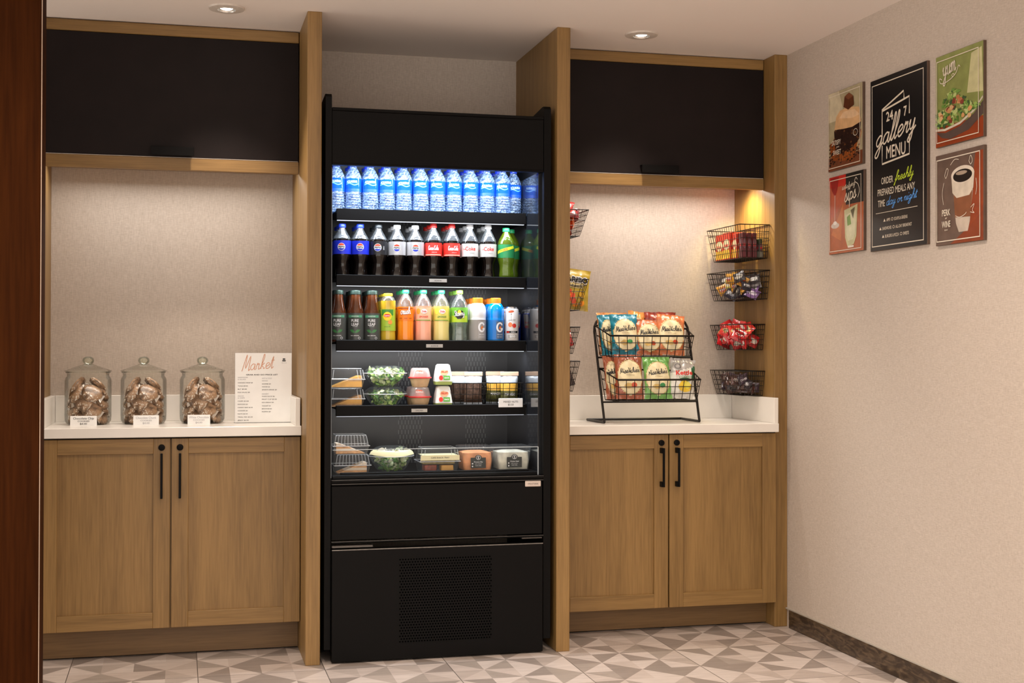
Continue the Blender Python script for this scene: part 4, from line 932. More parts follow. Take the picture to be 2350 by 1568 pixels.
def pouch(w, h, t, fm, crimp=.07, nx=12, nz=16, wr=.0016, seed=1, rag=True):
    """sealed pillow bag standing on its lower edge, front towards -Y; fm(u, v) gives the material of each patch"""
    rr = random.Random(seed); ph = [rr.uniform(0, 6) for _ in range(6)]
    def prof(u, v):
        a = max(0, 1 - abs(u) ** 2.6) ** .6; e = (abs(v) - (1 - 2 * crimp)) / (2 * crimp); b = max(0, 1 - (abs(v) / (1 - 2 * crimp * .8)) ** 3.2) ** .6 if e < .2 else 0
        return t / 2 * a * b
    def front(x, y, l=0, side=-1):
        u, v = max(-1, min(1, x / (w / 2))), max(-1, min(1, y / (h / 2)))
        pr = prof(u, v); pin = 1 - .07 * max(0, 1 - abs(v) ** 2)
        ed = 1 - abs(v) * .5
        wv = wr * (math.sin(9 * u + ph[0] + 3 * v) * math.sin(6 * v + ph[1]) + .7 * math.sin(15 * u * (.4 + abs(v)) + ph[2]) * abs(v) + .5 * math.sin(13 * v + ph[3] + 5 * u))
        return (x * pin, side * (pr + .0006) + wv * (1 if pr < .002 or side < 0 else 1) - (.0010 * l if side < 0 else 0), y + h / 2)
    mb = MB()
    for sd in (-1, 1):
        v = []; f = []; ms = []
        for j in range(nz + 1):
            for i in range(nx + 1): v.append(front(-w / 2 + w * i / nx, -h / 2 + h * j / nz, 0, sd))
        for j in range(nz):
            for i in range(nx):
                q = (j * (nx + 1) + i, j * (nx + 1) + i + 1, (j + 1) * (nx + 1) + i + 1, (j + 1) * (nx + 1) + i)
                mb_m = fm((i + .5) / nx * 2 - 1, (j + .5) / nz * 2 - 1)
                ms.append((q if sd < 0 else q[::-1], mb_m))
        o = len(mb.v); mb.v += v
        for q, m in ms: mb.f.append(tuple(a + o for a in q)); mb.m.append(mb.mi(m))
    return mb, front
def foil(name, col, rough=.28): return mat(name, col, rough, var=.10, scale=25, spec=.8, bump=.5, bscale=45)
CLEARB = glass('clear_film', (.9, .93, .97), .5, .10, .25, (.8, .88, .98), 1.0, 55)
for bx, (x0, x1) in enumerate(((.572, .714), (.728, .870))):
    basket('wire_basket', 'black wire basket of snack packs ' + ('left of' if bx == 0 else 'behind') + ' the white shelf price card', quad(x0, x1, .275, .475, 1.066), quad(x0 + .008, x1 - .008, .283, .465, SH[3] + .0032), 5, 6, 3, .0013, .0022)
    for k, (dx, yy) in enumerate(((.047, .385), (.083, .325))):
        cx_ = x0 + dx + (.0 if k == 0 else .012)
        s = thing('snack_pack', 'clear snack pack with tan header clip in the ' + ('left' if bx == 0 else 'right') + ' wire basket, ' + ('back' if k == 0 else 'front') + ' one', 'snack', (cx_, yy, SH[3] + .006))
        brown = mat('trail_mix', (.085, .045, .028), .6, var=.5, scale=120); yel = mat('dried_mango', (.80, .45, .06), .5, var=.2, scale=60)
        foo = foil('silver_film', (.55, .62, .70), .2)
        mb, fr = pouch(.078, .128, .036, lambda u, v: foo if v > .42 or v < -.85 else (brown if bx == 0 else (yel if v > -.15 else pl('olive_print', (.10, .10, .03)))), seed=bx * 2 + k)
        if bx: mb.art(sText('MANGO', .010, .046, 0, -.022, .02), LW, fr, 2)
        mb.build('bag', s, smooth=True)
        MB().box(-.040, -.008, .118, .040, .004, .136, pl('tan_wood_clip', (.60, .42, .30)), .002).build('clip', s)
cd = MB().box(-.0515, -.004, -.018, .0515, 0, .019, WHITE, .001); cd.box(-.0515, -.001, .0, .0515, .010, .003, WHITE)
fc = flat(0, -.0042, 0); cd.art(sText('MIXED NUTS', .008, .062, 0, .005, .01), INK, fc); cd.art(sText('$3.50', .008, .024, 0, -.007, .01), INK, fc)
tag(cd.build('price_card', None, (.8075, .2385, .985)), 'white price card clipped to the fourth cooler shelf', 'price card')

ZD = .7165
for z, i in ((ZD, 0), (ZD + .0765, 1)):
    s = thing('cake_box', ('upper' if i else 'lower') + ' clear ribbed box with a cake slice in the bottom left of the cooler', 'food container', (.134 + (.004 if i == 0 else -.002), .175, z))
    a, b, c = clam(.148, .125, .0755, True); a.build('tray', s); b.build('lid', s); c.build('flange', s)
    wedge(.115, .075, .040, [CAKE, CRUST, CAKE, CRUST], i == 1).build('cake_slice', s, (.0, -.006, .002))
salad('salad bowl with cream label band on the cooler bottom deck', (.302, .200, ZD), .100, True, True, 21, .0915)
s = thing('snack_tray_box', 'clear snack box with cream label band and cheese, middle of the cooler deck', 'food container', (.488, .185, ZD))
a, b, c = clam(.168, .135, .095); a.build('tray', s); b.build('lid', s); c.build('flange', s)
lb = MB().box(-.079, -.0675, .046, .079, -.0655, .066, pl('label_cream', (.82, .76, .46))); lb.box(-.073, -.066, .066, .073, .03, .0665, pl('label_cream', (.82, .76, .46))); lb.art(sText('CAFE SNACK TRAY', .006, .075, 0, .057, .01), INK, flat(0, -.0678, 0)); lb.build('label', s)
MB().rrect([(-.035, -.02, .026, .026, .006, .004), (-.035, -.02, .026, .026, .006, .026)], mat('berries', (.30, .06, .03), .4, var=.5, scale=90, bump=.6)).build('berries', s, smooth=True, sharp=50)
MB().rrect([(.034, -.02, .026, .026, .006, .004), (.034, -.02, .025, .025, .006, .024)], CHEESE).build('cheese', s, smooth=True, sharp=50)
MB().rrect([(0, -.012, .066, .035, .01, .030), (0, -.012, .066, .035, .01, .044)], mat('crackers', (.36, .27, .10), .7, var=.35, scale=60, bump=.5)).build('crackers', s, smooth=True, sharp=50)
for k, (cx_, w_, nm, colr, seed) in enumerate(((.6445, .138, 'orange', (.72, .30, .12), 1), (.7945, .150, 'white', (.66, .62, .50), 2))):
    s = thing('fruit_tub', 'square clear tub of %s food with a black label, cooler deck right' % ('orange' if k == 0 else 'pale'), 'food container', (cx_, .19, ZD))
    q = w_ / 2
    MB().rrect([(0, 0, q * .84, .062, .012, 0), (0, 0, q * .95, .070, .014, .088)], TUB, 4, True, False).build('tub', s)
    MB().rrect([(0, 0, q * .99, .073, .014, .089), (0, 0, q * .99, .073, .014, .094), (0, 0, q * .9, .066, .012, .098)], TUB, 4, True, True).build('lid', s)
    fm_ = mat('filling_' + nm, colr, .55, var=.25, scale=35, bump=.6)
    MB().rrect([(0, 0, q * .80, .058, .012, .003), (0, 0, q * .86, .063, .012, .04), (0, 0, q * .84, .060, .016, .072), (0, 0, q * .5, .03, .016, .078)], fm_, 4).build('filling', s, smooth=True, sharp=70)
    lw = MB().box(-.031, -.0708, .012, .031, -.0698, .054, pl('label_dark', (.022, .026, .022)))
    fl_ = flat(0, -.0710, 0); lw.art(sEll(0, .054, .014, .011, 18), pl('label_dark', (.022, .026, .022)), fl_, 0); lw.art(sRing(0, .054, .0095, .0085, .0012, 18), LW, fl_, 2); lw.art(sText('S', .010, .006, 0, .054, .02), LW, fl_, 2)
    lw.art(sText('Chicken Salad' if k else 'Pimento Dip', .0052, .036, 0, .037, .01), LW, fl_, 2); lw.art(sText('with crackers', .0036, .028, 0, .029), LW, fl_, 2); lw.art(sText('fresh daily', .0036, .024, 0, .022), LW, fl_, 2)
    lw.art(sEll(-.024, .030, .003, .003, 8), LW, fl_, 2); lw.art(sEll(-.024, .019, .003, .003, 8), LW, fl_, 2); lw.build('label', s)

# ================================================================ COOKIE JARS
JG = glass('jar_glass', (.975, .98, .96), .15, .02, .02, (.85, .9, .8), cap=.8)
CK = D.materials.new('wrapped_cookie'); CK.use_nodes = True; nt = CK.node_tree; n_ = nt.nodes; bs = n_['Principled BSDF']
tc = n_.new('ShaderNodeTexCoord'); z1_ = n_.new('ShaderNodeTexNoise'); z1_.inputs['Scale'].default_value = 45; z1_.inputs['Detail'].default_value = 4
z2_ = n_.new('ShaderNodeTexVoronoi'); z2_.inputs['Scale'].default_value = 150
nt.links.new(tc.outputs['Object'], z1_.inputs[0]); nt.links.new(tc.outputs['Object'], z2_.inputs[0])
r1 = n_.new('ShaderNodeValToRGB'); r1.color_ramp.elements[0].position = .36; r1.color_ramp.elements[0].color = (.11, .055, .028, 1); r1.color_ramp.elements[1].position = .6; r1.color_ramp.elements[1].color = (.47, .29, .18, 1)
r2_ = n_.new('ShaderNodeValToRGB'); r2_.color_ramp.elements[0].position = .30; r2_.color_ramp.elements[0].color = (1, 1, 1, 1); r2_.color_ramp.elements[1].position = .36; r2_.color_ramp.elements[1].color = (0, 0, 0, 1)  # white specks paint the wrapper's print and its small highlights
z3_ = n_.new('ShaderNodeTexNoise'); z3_.inputs['Scale'].default_value = 22; nt.links.new(tc.outputs['Object'], z3_.inputs[0])
gt = n_.new('ShaderNodeMath'); gt.operation = 'GREATER_THAN'; gt.inputs[1].default_value = .50; nt.links.new(z3_.outputs[0], gt.inputs[0])
ml = n_.new('ShaderNodeMath'); ml.operation = 'MULTIPLY'
nt.links.new(z1_.outputs[0], r1.inputs[0]); nt.links.new(z2_.outputs['Distance'], r2_.inputs[0]); nt.links.new(r2_.outputs[0], ml.inputs[0]); nt.links.new(gt.outputs[0], ml.inputs[1])
mxc = n_.new('ShaderNodeMixRGB'); nt.links.new(ml.outputs[0], mxc.inputs[0]); nt.links.new(r1.outputs[0], mxc.inputs[1]); mxc.inputs[2].default_value = (.85, .78, .7, 1)
nt.links.new(mxc.outputs[0], bs.inputs['Base Color']); bs.inputs['Roughness'].default_value = .35; bs.inputs['Coat Weight'].default_value = .45; bs.inputs['Coat Roughness'].default_value = .12
bp = n_.new('ShaderNodeBump'); bp.inputs['Strength'].default_value = .8; bp.inputs['Distance'].default_value = .004; nt.links.new(z1_.outputs[0], bp.inputs['Height']); nt.links.new(bp.outputs[0], bs.inputs['Normal'])
def cookie_mesh():
    mb = MB(); n = 22
    prof = [(.002, -.0060), (.024, -.0075), (.034, -.0055), (.038, 0), (.034, .0055), (.024, .0075), (.002, .0060)]
    mb.lathe(prof, CK, n, wob=lambda a, z: 1 + .05 * math.sin(3 * a) + .03 * math.sin(7 * a + 1))
    film = mat('wrapper_fin', (.66, .60, .55), .2, var=.1, spec=.9)
    mb.add([(-.034, -.014, .001), (-.044, -.020, .003), (-.045, .0, -.002), (-.044, .020, .002), (-.034, .014, .0)], [(0, 1, 2, 4), (2, 3, 4)], film)
    mb.add([(.034, -.014, .001), (.044, -.020, -.002), (.045, .0, .002), (.044, .020, -.002), (.034, .014, .0)], [(4, 2, 1, 0), (4, 3, 2)], film)
    return mb
ck0 = cookie_mesh().build('wrapped_cookie', smooth=True, sharp=70); ckm = ck0.data; D.objects.remove(ck0)
for jx, jn in ((-.879, 'left'), (-.6645, 'middle'), (-.433, 'right')):
    s = thing('cookie_jar', {'left': 'leftmost', 'middle': 'middle', 'right': 'rightmost'}[jn] + ' of the three glass cookie jars with knob lids', 'jar', (jx, .475, ZL))
    MB().lathe([(.070, 0), (.082, .004), (.089, .016), (.090, .035), (.090, .176), (.087, .186), (.0815, .194), (.0815, .203), (.086, .2095)], JG, 48, cap1=False).build('glass_body', s, smooth=True, sharp=60)
    MB().tube([(.086 * math.cos(a), .086 * math.sin(a), .2095) for a in [2 * PI * i / 40 for i in range(40)]], .0022, JG, 6, True).build('mouth_rim', s, smooth=True)
    lid = MB().lathe([(.091, .212), (.0915, .2145), (.080, .219), (.045, .232), (.024, .239), (.018, .243)], JG, 40, cap0=False, cap1=False).build('lid', s, smooth=True, sharp=60)
    MB().lathe([(.012, .239), (.015, .243), (.021, .249), (.0225, .257), (.020, .265), (.012, .270), (.004, .2715)], glass('knob_glass', (.93, .95, .88), .35, .02, .12, (.8, .82, .7), cap=.85), 26).build('knob', lid, smooth=True)
    rr = random.Random(5)
    for L_ in range(5):
        for q in range(4 if L_ < 4 else 2):
            a = q * PI / 2 + L_ * .78 - .4 + rr.uniform(-.12, .12) if L_ < 4 else (.35, PI - .2)[q]
            ro = .051 if L_ < 4 else .040; th_ = rr.uniform(.80, 1.15)
            c = D.objects.new('wrapped_cookie', ckm); COL.objects.link(c)
            c.location = (jx + ro * math.cos(a), .475 + ro * math.sin(a), ZL + .034 + L_ * .0305)
            c.scale = (1.1, 1.1, 1.6)
            c.rotation_euler = (Matrix.Rotation(a, 3, 'Z') @ Matrix.Rotation(th_, 3, 'Y') @ Matrix.Rotation(rr.uniform(0, 6.28), 3, 'Z')).to_euler()
            tag(c, 'wrapped chocolate chip cookie inside the %s glass jar' % {'left': 'leftmost', 'middle': 'middle', 'right': 'rightmost'}[jn], 'cookie', 'wrapped cookies in the %s jar' % jn)
GREYP = pl('print_lightgrey', (.38, .38, .40))
for cx_, txt, ink, w_, n_c in ((-.889, ('Chocolate Chip', 'COOKIES', '$4.00'), INK, .100, 'leftmost'), (-.652, ('Chocolate Chunk', 'COOKIES', '$4.00'), GREYP, .098, 'middle'), (-.448, ('White Chocolate', 'COOKIES', '$4.00'), GREYP, .088, 'rightmost')):
    mb = MB(); q = w_ / 2
    mb.add([(-q, 0, 0), (q, 0, 0), (q, .008, .039), (-q, .008, .039), (-q, .016, 0), (q, .016, 0)], [(0, 1, 2, 3), (5, 4, 3, 2)], WHITE)
    fn = lambda x, y, l: (x, .004 + y * .205 - .0004 * l - .0002, .0195 + y)
    for i_, tx in enumerate(txt): mb.art(sText(tx, (.0085, .006, .007)[i_], (.078, .044, .026)[i_], 0, (.010, -.001, -.011)[i_], .005), ink, fn, 1)
    tag(mb.build('price_card', None, (cx_, .362, ZL)), n_c + ' white tent price card in front of the cookie jars', 'price card')
# market sign
s = thing('market_sign', 'white market price list in a clear acrylic stand on the left counter', 'sign', (-.190, .43, ZL))
ac = MB(); ac.box(-.117, .001, 0, .117, .003, .290, GLS); ac.box(-.117, .0, 0, .117, .075, .002, GLS); ac.build('acrylic_stand', s)
pm = MB().box(-.114, -.0008, .003, .114, .0005, .287, WHITE); fn = flat(0, -.001, 0); RG = pl('print_rosegold', (.62, .30, .18))
pm.art(sScript('Market', .024, .11, -.022, .232, .125, .09, .3, 1.45), RG, fn, 1); pm.art(sText('GRAB AND GO PRICE LIST', .0052, .128, -.006, .198, .02), INK, fn, 1)
pm.art(sEll(.083, .262, .006, .003, 10), INK, fn, 1); pm.art(sRect(.076, .2525, .090, .2575), INK, fn, 1); pm.art(sText('WELCOME', .003, .022, .083, .246), GREYP, fn, 1)
colL = [('SANDWICHES', .187, 1), ('& SALADS', .179, 1), ('CHICKEN WRAP $9', .165, 0), ('TUNA $9.00', .152, 0), ('BLT $9.00', .139, 0), ('EGG SALAD $8', .126, 0), ('SNACKS', .111, 1), ('& CHIPS', .103, 1), ('CHIPS $3.00', .090, 0), ('POPCORN $3', .077, 0), ('CANDY BAR $2.50', .064, 0), ('COOKIES $4', .051, 0), ('NUTS $3.50', .038, 0), ('TRAIL MIX $3.50', .025, 0), ('JERKY $6.00', .012, 0)]
colR = [('HOT & COLD', .183, 1), ('DRINKS', .173, 1), ('COFFEE $3', .160, 0), ('WATER $3', .148, 0), ('SPORTS DRINK $4', .136, 0), ('DESSERT', .119, 1), ('CAKE SLICE $6', .109, 0), ('FRUIT CUP $5.00', .097, 0), ('ICE CREAM $5', .084, 0), ('YOGURT $4', .070, 0), ('BROWNIE $4', .058, 0), ('MUFFIN $4', .046, 0)]
for cl, x in ((colL, -.103), (colR, -.006)):
    for tx, y, hd in cl:
        w_ = len(tx) * .0040; pm.art(sText(tx, .0042 if not hd else .0046, w_, x + w_ / 2, y, .012), GREYP if hd else INK, fn, 1)
pm.build('paper', s)

# ================================================================ SNACK RACK
s = thing('snack_rack', 'two-tier black wire rack of chip bags on the right counter', 'rack', (1.465, .45, ZR))
def rel(p): return (p[0] - 1.465, p[1] - .45, p[2] - ZR)
fr_ = MB(); xl_, xr_ = 1.246, 1.682; zt_ = 1.343
pth = [(xl_, .33, ZR + .006)] + [(xl_ - .004, .33 + .14 * t, ZR + .006 + (zt_ - .05 - ZR) * t) for t in (.5, .97)]
arc = [(xl_ - .006, .456, zt_ - .058), (xl_ - .003, .463, zt_ - .036), (xl_ + .008, .468, zt_ - .014), (xl_ + .022, .470, zt_ - .004), (xl_ + .042, .470, zt_), (xr_ - .048, .470, zt_), (xr_ - .028, .470, zt_ - .004), (xr_ - .014, .468, zt_ - .014), (xr_ - .004, .463, zt_ - .036), (xr_ - .002, .456, zt_ - .058), (xr_, .33, ZR + .006)]
fr_.tube([rel(p) for p in pth[:1] + arc], .0055, WIRE, 8)
fr_.tube([rel(p) for p in ((xl_, .33, ZR + .0056), (xl_ - .006, .56, ZR + .0056), (xr_ + .004, .56, ZR + .0056), (xr_, .33, ZR + .0056))], .0055, WIRE, 8)
for zz in (1.172, .980):
    yy = .33 + .14 * (zz - ZR) / .454; fr_.tube([rel((xl_, yy, zz)), rel((xr_ - .006, yy, zz))], .004, WIRE, 6)
fr_.build('frame', s, smooth=True, sharp=40)
b1 = basket('', '', [(1.262, .300, 1.266), (1.643, .300, 1.266), (1.672, .458, 1.300), (1.243, .458, 1.312)], [(1.275, .318, 1.176), (1.632, .318, 1.178), (1.655, .420, 1.180), (1.256, .420, 1.180)], 10, 4, 2, .0017, .0042, parent=s)
b2 = basket('', '', [(1.280, .250, 1.078), (1.655, .250, 1.078), (1.676, .400, 1.112), (1.248, .400, 1.124)], [(1.290, .268, .986), (1.645, .268, .988), (1.660, .360, .990), (1.260, .360, .990)], 10, 4, 2, .0017, .0042, parent=s)
CREAM = foil('bag_cream', (.84, .74, .47), .35)
def chipbag(label, loc, w, h, t, col, rot=(0, 0, 0), style=0, seed=1):
    A = foil('bag_' + '%02x%02x%02x' % tuple(int(c * 255) for c in col), col)
    sil = foil('bag_silvergrey', (.40, .38, .36)); grn = foil('bag_darkgreen', (.02, .12, .05)); whi = foil('bag_white', (.75, .74, .68))
    def fm(u, v):
        if style == 0: return CREAM if (u / .92) ** 2 + ((v + .045) / .78) ** 2 < 1 else A
        if style == 1: return sil if v > .42 + .25 * u else (grn if u > .62 and v > -.1 else whi)
        return A
    mb, fr = pouch(w, h, t, fm, seed=seed, wr=.0034, nx=22, nz=28)
    if style == 0:
        mb.art(sEll(0, -.004, w * .46, h * .39, 28, 6), CREAM, fr, 1); mb.art(sRing(0, -.004, w * .46, h * .39, .0016, 28), pl('gold_line', (.62, .45, .15)), fr, 2)
        mb.art(sScript("MissVickie's", .011, .24, 0, h * .10, w * .74, .10, .15), INK, fr, 2); mb.art(sText('KETTLE COOKED', .0032, w * .3, 0, h * .10 - .016), pl('print_darkgold', (.3, .2, .05)), fr, 2)
        mb.art(sEll(w * .12, -h * .20, w * .10, h * .055, 12, 2), pl('print_tomato', (.60, .08, .03)) if col[0] > col[1] else pl('print_leafy', (.04, .28, .08)), fr, 3)
        mb.art(sEll(-w * .08, -h * .22, w * .16, h * .06, 14, 2, wob=.12, seed=seed), pl('chip_gold', (.70, .48, .16)), fr, 2)
    elif style == 1:
        mb.art(sText("Kettle", .020, w * .70, .0, h * .13, .03, .1, .12), LRED, fr, 2); mb.art(sText('COOKED', .010, w * .5, .006, h * .02, .01, 0, .12), pl('print_forest', (.04, .20, .04)), fr, 2)
        mb.art(T(sEll(.006, -h * .05, w * .28, h * .045, 14), 0, 0, 1, 1, .1), grn, fr, 1); mb.art(sEll(w * .05, -h * .22, w * .26, h * .14, 16, 3, wob=.1, seed=2), pl('chip_yellow', (.88, .60, .05)), fr, 2); mb.art(sEll(w * .12, -h * .18, w * .14, h * .09, 12, 2), pl('chip_lemon', (.85, .75, .10)), fr, 3)
        mb.art(sRing(-w * .26, h * .28, w * .13, w * .11, .004, 16), pl('print_greyseal', (.18, .17, .17)), fr, 2)
    o = mb.build('chip_bag', None, loc, rot, True)
    return tag(o, label, 'chip bag')
TL = math.radians
chipbag('teal and cream chip bag at the front left of the upper rack basket', (1.352, .352, 1.184), .128, .182, .040, (.01, .22, .32), (TL(-14), 0, 0), 0, 3)
chipbag('teal chip bag tucked behind the front teal bag at the left end', (1.298, .392, 1.184), .085, .180, .026, (.01, .22, .32), (TL(-13), TL(-3), TL(8)), 0, 4)
chipbag('orange chip bag standing behind the teal bags in the upper basket', (1.322, .424, 1.186), .140, .188, .020, (.85, .36, .12), (TL(-13), 0, 0), 2, 5)
chipbag('orange and cream chip bag peeking up with a pointed corner beside the teal bag', (1.408, .414, 1.186), .078, .196, .022, (.85, .33, .07), (TL(-13), TL(9), 0), 0, 6)
chipbag('cream chip bag with rust edges in the middle of the upper basket', (1.458, .352, 1.184), .122, .158, .040, (.50, .14, .05), (TL(-14), TL(2), 0), 0, 7)
chipbag('rust-topped cream chip bag at the right of the upper basket', (1.556, .352, 1.184), .134, .182, .040, (.62, .19, .07), (TL(-14), TL(5), 0), 0, 8)
chipbag('dark red chip bag standing behind the rust-topped bag', (1.545, .412, 1.186), .150, .192, .024, (.28, .035, .02), (TL(-13), 0, 0), 2, 9)
chipbag('brown-red chip bag squeezed at the left end of the lower basket', (1.292, .332, .994), .070, .190, .024, (.40, .12, .06), (TL(-12), TL(-2), TL(5)), 0, 10)
chipbag('brown-red and cream chip bag at the front of the lower basket', (1.352, .300, .994), .128, .196, .042, (.40, .11, .055), (TL(-13), TL(1), 0), 0, 11)
chipbag('green and cream chip bag in the middle of the lower basket', (1.482, .300, .994), .126, .186, .042, (.17, .42, .10), (TL(-13), 0, 0), 0, 12)
chipbag('grey and white chip bag with red lettering leaning right in the lower basket', (1.588, .302, .996), .118, .176, .042, (.5, .5, .5), (TL(-13), TL(7), 0), 1, 13)

# ================================================================ HANGING WIRE BASKETS
RB = [(1.757, 1.612, 1.850, .280, .650), (1.557, 1.432, 1.850, .280, .650), (1.320, 1.207, 1.868, .330, .655), (1.112, 1.004, 1.868, .330, .655)]
RBL = ['black wire basket of upright snack bars hanging at the top of the right oak panel', 'black wire basket of small mixed candy packets, second from top on the right panel', 'black wire basket of red candy packets hanging low on the right oak panel', 'black wire basket of dark candy packets just above the right counter splash']
for (zt, zb, x0, y0, y1), l in zip(RB, RBL):
    basket('hanging_basket', l, quad(x0, 1.991, y0, y1, zt), quad(x0 + .022, 1.990, y0 + .022, y1 - .03, zb), 6, 15, 4, .0012, .0022)
LB = [(1.800, 1.690), (1.505, 1.374), (1.302, 1.19), (1.157, 1.03)]
LBL = ['half hidden wire basket of red packets at the top, right of the cooler panel', 'half hidden wire basket holding the gold gummy candy bag', 'half hidden wire basket of a red packet, below the gold gummy bag', 'half hidden dark wire basket, lowest on the oak panel beside the cooler']
for (zt, zb), l in zip(LB, LBL):
    basket('hanging_basket', l, quad(.997, 1.158 - (0 if zt > 1.4 else .038), .28, .56, zt), quad(.998, 1.124 - (0 if zt > 1.4 else .030), .30, .54, zb), 6, 12, 4, .0012, .0022)
def packet(name, label, cat, loc, rot, w, h, t, col, col2=None, txt=None, tc_=None, seed=1, group=None):
    A = foil('foil_%02x%02x%02x' % tuple(int(c * 255) for c in col), col); B = foil('foil_%02x%02x%02x' % tuple(int(c * 255) for c in (col2 or col)), col2 or col)
    mb, fr = pouch(w, h, t, lambda u, v: B if (u * .9) ** 2 + (v * 1.7) ** 2 < .4 else A, nx=8, nz=10, seed=seed, wr=.0010)
    if txt: mb.art(sText(txt, h * .22, w * .66, 0, h * .05, .02), tc_ or LW, fr, 1)
    # centre the packet on its origin
    mb.v = [(x, y, z - h / 2) for x, y, z in mb.v]
    return tag(mb.build(name, None, loc, rot, True), label, cat, group)
# snack bars standing in the top right basket
def carton(label, loc, sz, rz, c1, c2, grp=None, c3=None):
    w, d, h = sz; mb = MB(); A, B = pl('carton_%02x%02x' % (int(c1[0] * 255), int(c1[1] * 255)), c1), pl('carton_%02x%02x_' % (int(c2[0] * 255), int(c2[1] * 255)), c2)
    mb.box(-w / 2, -d / 2, 0, w / 2, d / 2, h, A, .002); f = flat(0, -d / 2 - .0002, 0); f2 = lambda x, y, l: (-w / 2 - .0003 * l, -x, y)
    for fn_, ww in ((f, w), (f2, d)):
        mb.art(sRect(-ww * .46, h * .04, ww * .46, h * .36), B, fn_, 1); mb.art(sEll(0, h * .56, ww * .42, h * .20, 14, 1), pl('print_creamy', (.85, .70, .42)) if c3 is None else pl('print_dk', c3), fn_, 1); mb.art(sText('BAR', h * .11, ww * .6, 0, h * .52, .03), LRED, fn_, 2)
    return tag(mb.build('snack_bar_carton', None, loc, (0, 0, rz)), label, 'snack', grp)
zb_ = 1.6145
carton('red and yellow snack carton at the far end of the top right basket', (1.915, .570, zb_), (.080, .070, .118), .1, (.55, .05, .02), (.85, .50, .04))
carton('red and yellow snack carton, middle one in the top right basket', (1.912, .480, zb_), (.080, .075, .122), .05, (.60, .05, .02), (.88, .55, .05))
carton('red snack carton behind the maroon bars in the top right basket', (1.920, .404, zb_), (.080, .045, .112), 0, (.50, .04, .02), (.80, .45, .05))
for k in range(3): carton('maroon snack bar standing upright in the top right basket', (1.888 + .026 * k, .335 + .004 * k, zb_), (.020, .04, .110), .0, (.11, .015, .02), (.14, .03, .04), 'maroon snack bars in the top right basket', (.20, .09, .11))
carton('dark green and silver snack bar at the end of the maroon bars', (1.967, .345, zb_), (.018, .04, .085), .25, (.05, .06, .035), (.25, .24, .20), None, (.3, .3, .3))
def pile(n, x0, x1, y0, y1, z0, z1, cols, label, group, sz=(.075, .05, .016), seed=1, txts=(None,)):
    rr = random.Random(seed)
    for k in range(n):
        c = rr.choice(cols); lay = k / n
        packet('candy_packet', label, 'candy', (x0 + (x1 - x0) * rr.random(), y0 + (y1 - y0) * ((k * .618) % 1), z0 + (z1 - z0) * lay + .01), (rr.uniform(-.7, .3), rr.uniform(-.5, .5), rr.uniform(-1.9, .3)), sz[0] * rr.uniform(.8, 1.1), sz[1], sz[2], c[0], c[1], rr.choice(txts), None, seed * 50 + k, group)
pile(34, 1.885, 1.965, .33, .60, 1.446, 1.528, [((.72, .36, .04), (.55, .06, .02)), ((.20, .10, .28), (.55, .48, .60)), ((.62, .55, .12), (.8, .75, .5)), ((.025, .025, .045), (.30, .30, .34)), ((.035, .03, .035), (.55, .52, .45)), ((.30, .28, .27), (.55, .5, .5))], 'small mixed colour candy packet piled in the second basket of the right panel', 'candy packets in the second right basket', (.064, .046, .014), 3, (None, 'MINI'))
pile(34, 1.888, 1.965, .37, .61, 1.226, 1.306, [((.55, .015, .02), (.75, .70, .62)), ((.42, .01, .015), (.6, .02, .02)), ((.62, .03, .02), (.85, .62, .15))], 'red candy packet piled in the third basket of the right panel', 'red packets in the third right basket', (.074, .054, .018), 4, ('MIX', None, 'CRISPY'))
pile(30, 1.892, 1.965, .37, .61, 1.020, 1.072, [((.030, .022, .030), (.32, .29, .30)), ((.05, .03, .05), (.12, .07, .12)), ((.09, .035, .03), (.4, .3, .26))], 'dark brown candy packet piled in the lowest basket of the right panel', 'dark packets in the lowest right basket', (.060, .045, .014), 6, (None, 'DARK'))
pile(22, 1.045, 1.118, .33, .50, 1.708, 1.835, [((.55, .015, .015), (.62, .05, .03)), ((.16, .008, .012), (.5, .02, .02)), ((.62, .10, .03), (.7, .2, .08))], 'red candy packet heaped in the top basket beside the cooler', 'red packets in the top basket beside the cooler', (.075, .055, .018), 8)
pile(3, 1.058, 1.072, .36, .46, 1.235, 1.27, [((.45, .02, .015), (.5, .04, .02))], 'red packet in the third basket beside the cooler', 'red packets in the third basket beside the cooler', (.10, .075, .02), 9)
pile(4, 1.055, 1.070, .34, .48, 1.07, 1.12, [((.05, .035, .035), (.08, .05, .05))], 'dark packet in the lowest basket beside the cooler', 'dark packets beside the cooler', (.09, .075, .02), 10)
gm = foil('gummy_gold', (.42, .30, .03)); mb, fr = pouch(.165, .178, .045, lambda u, v: gm, seed=31, wr=.002, nx=14, nz=18)
mb.art(sText('HARIBO', .022, .128, .006, .040, .05), LK, fr, 3); mb.art(sText('HARIBO', .026, .136, .006, .040, .10), LW, fr, 2)
mb.art(sRect(-.050, .002, .052, .022, 8, 2), pl('gummy_cream', (.62, .52, .25)), fr, 1); mb.art(sText('Goldbears', .012, .09, 0, .012, .02), LK, fr, 2)
for k in range(16):
    a_, b_ = R.uniform(-.055, .055), R.uniform(-.070, -.008); mb.art(sEll(a_, b_, .012, .012, 10, 1, wob=.15, seed=k), pl('gummy_%d' % (k % 4), [(.75, .08, .02), (.85, .30, .02), (.85, .50, .05), (.70, .40, .04)][k % 4]), fr, 1 + (k % 3))
tag(mb.build('gummy_candy_bag', None, (1.094, .345, 1.379), (TL(-8), TL(7), 0), True), 'gold gummy candy bag standing tall in a basket beside the oak panel', 'candy bag')

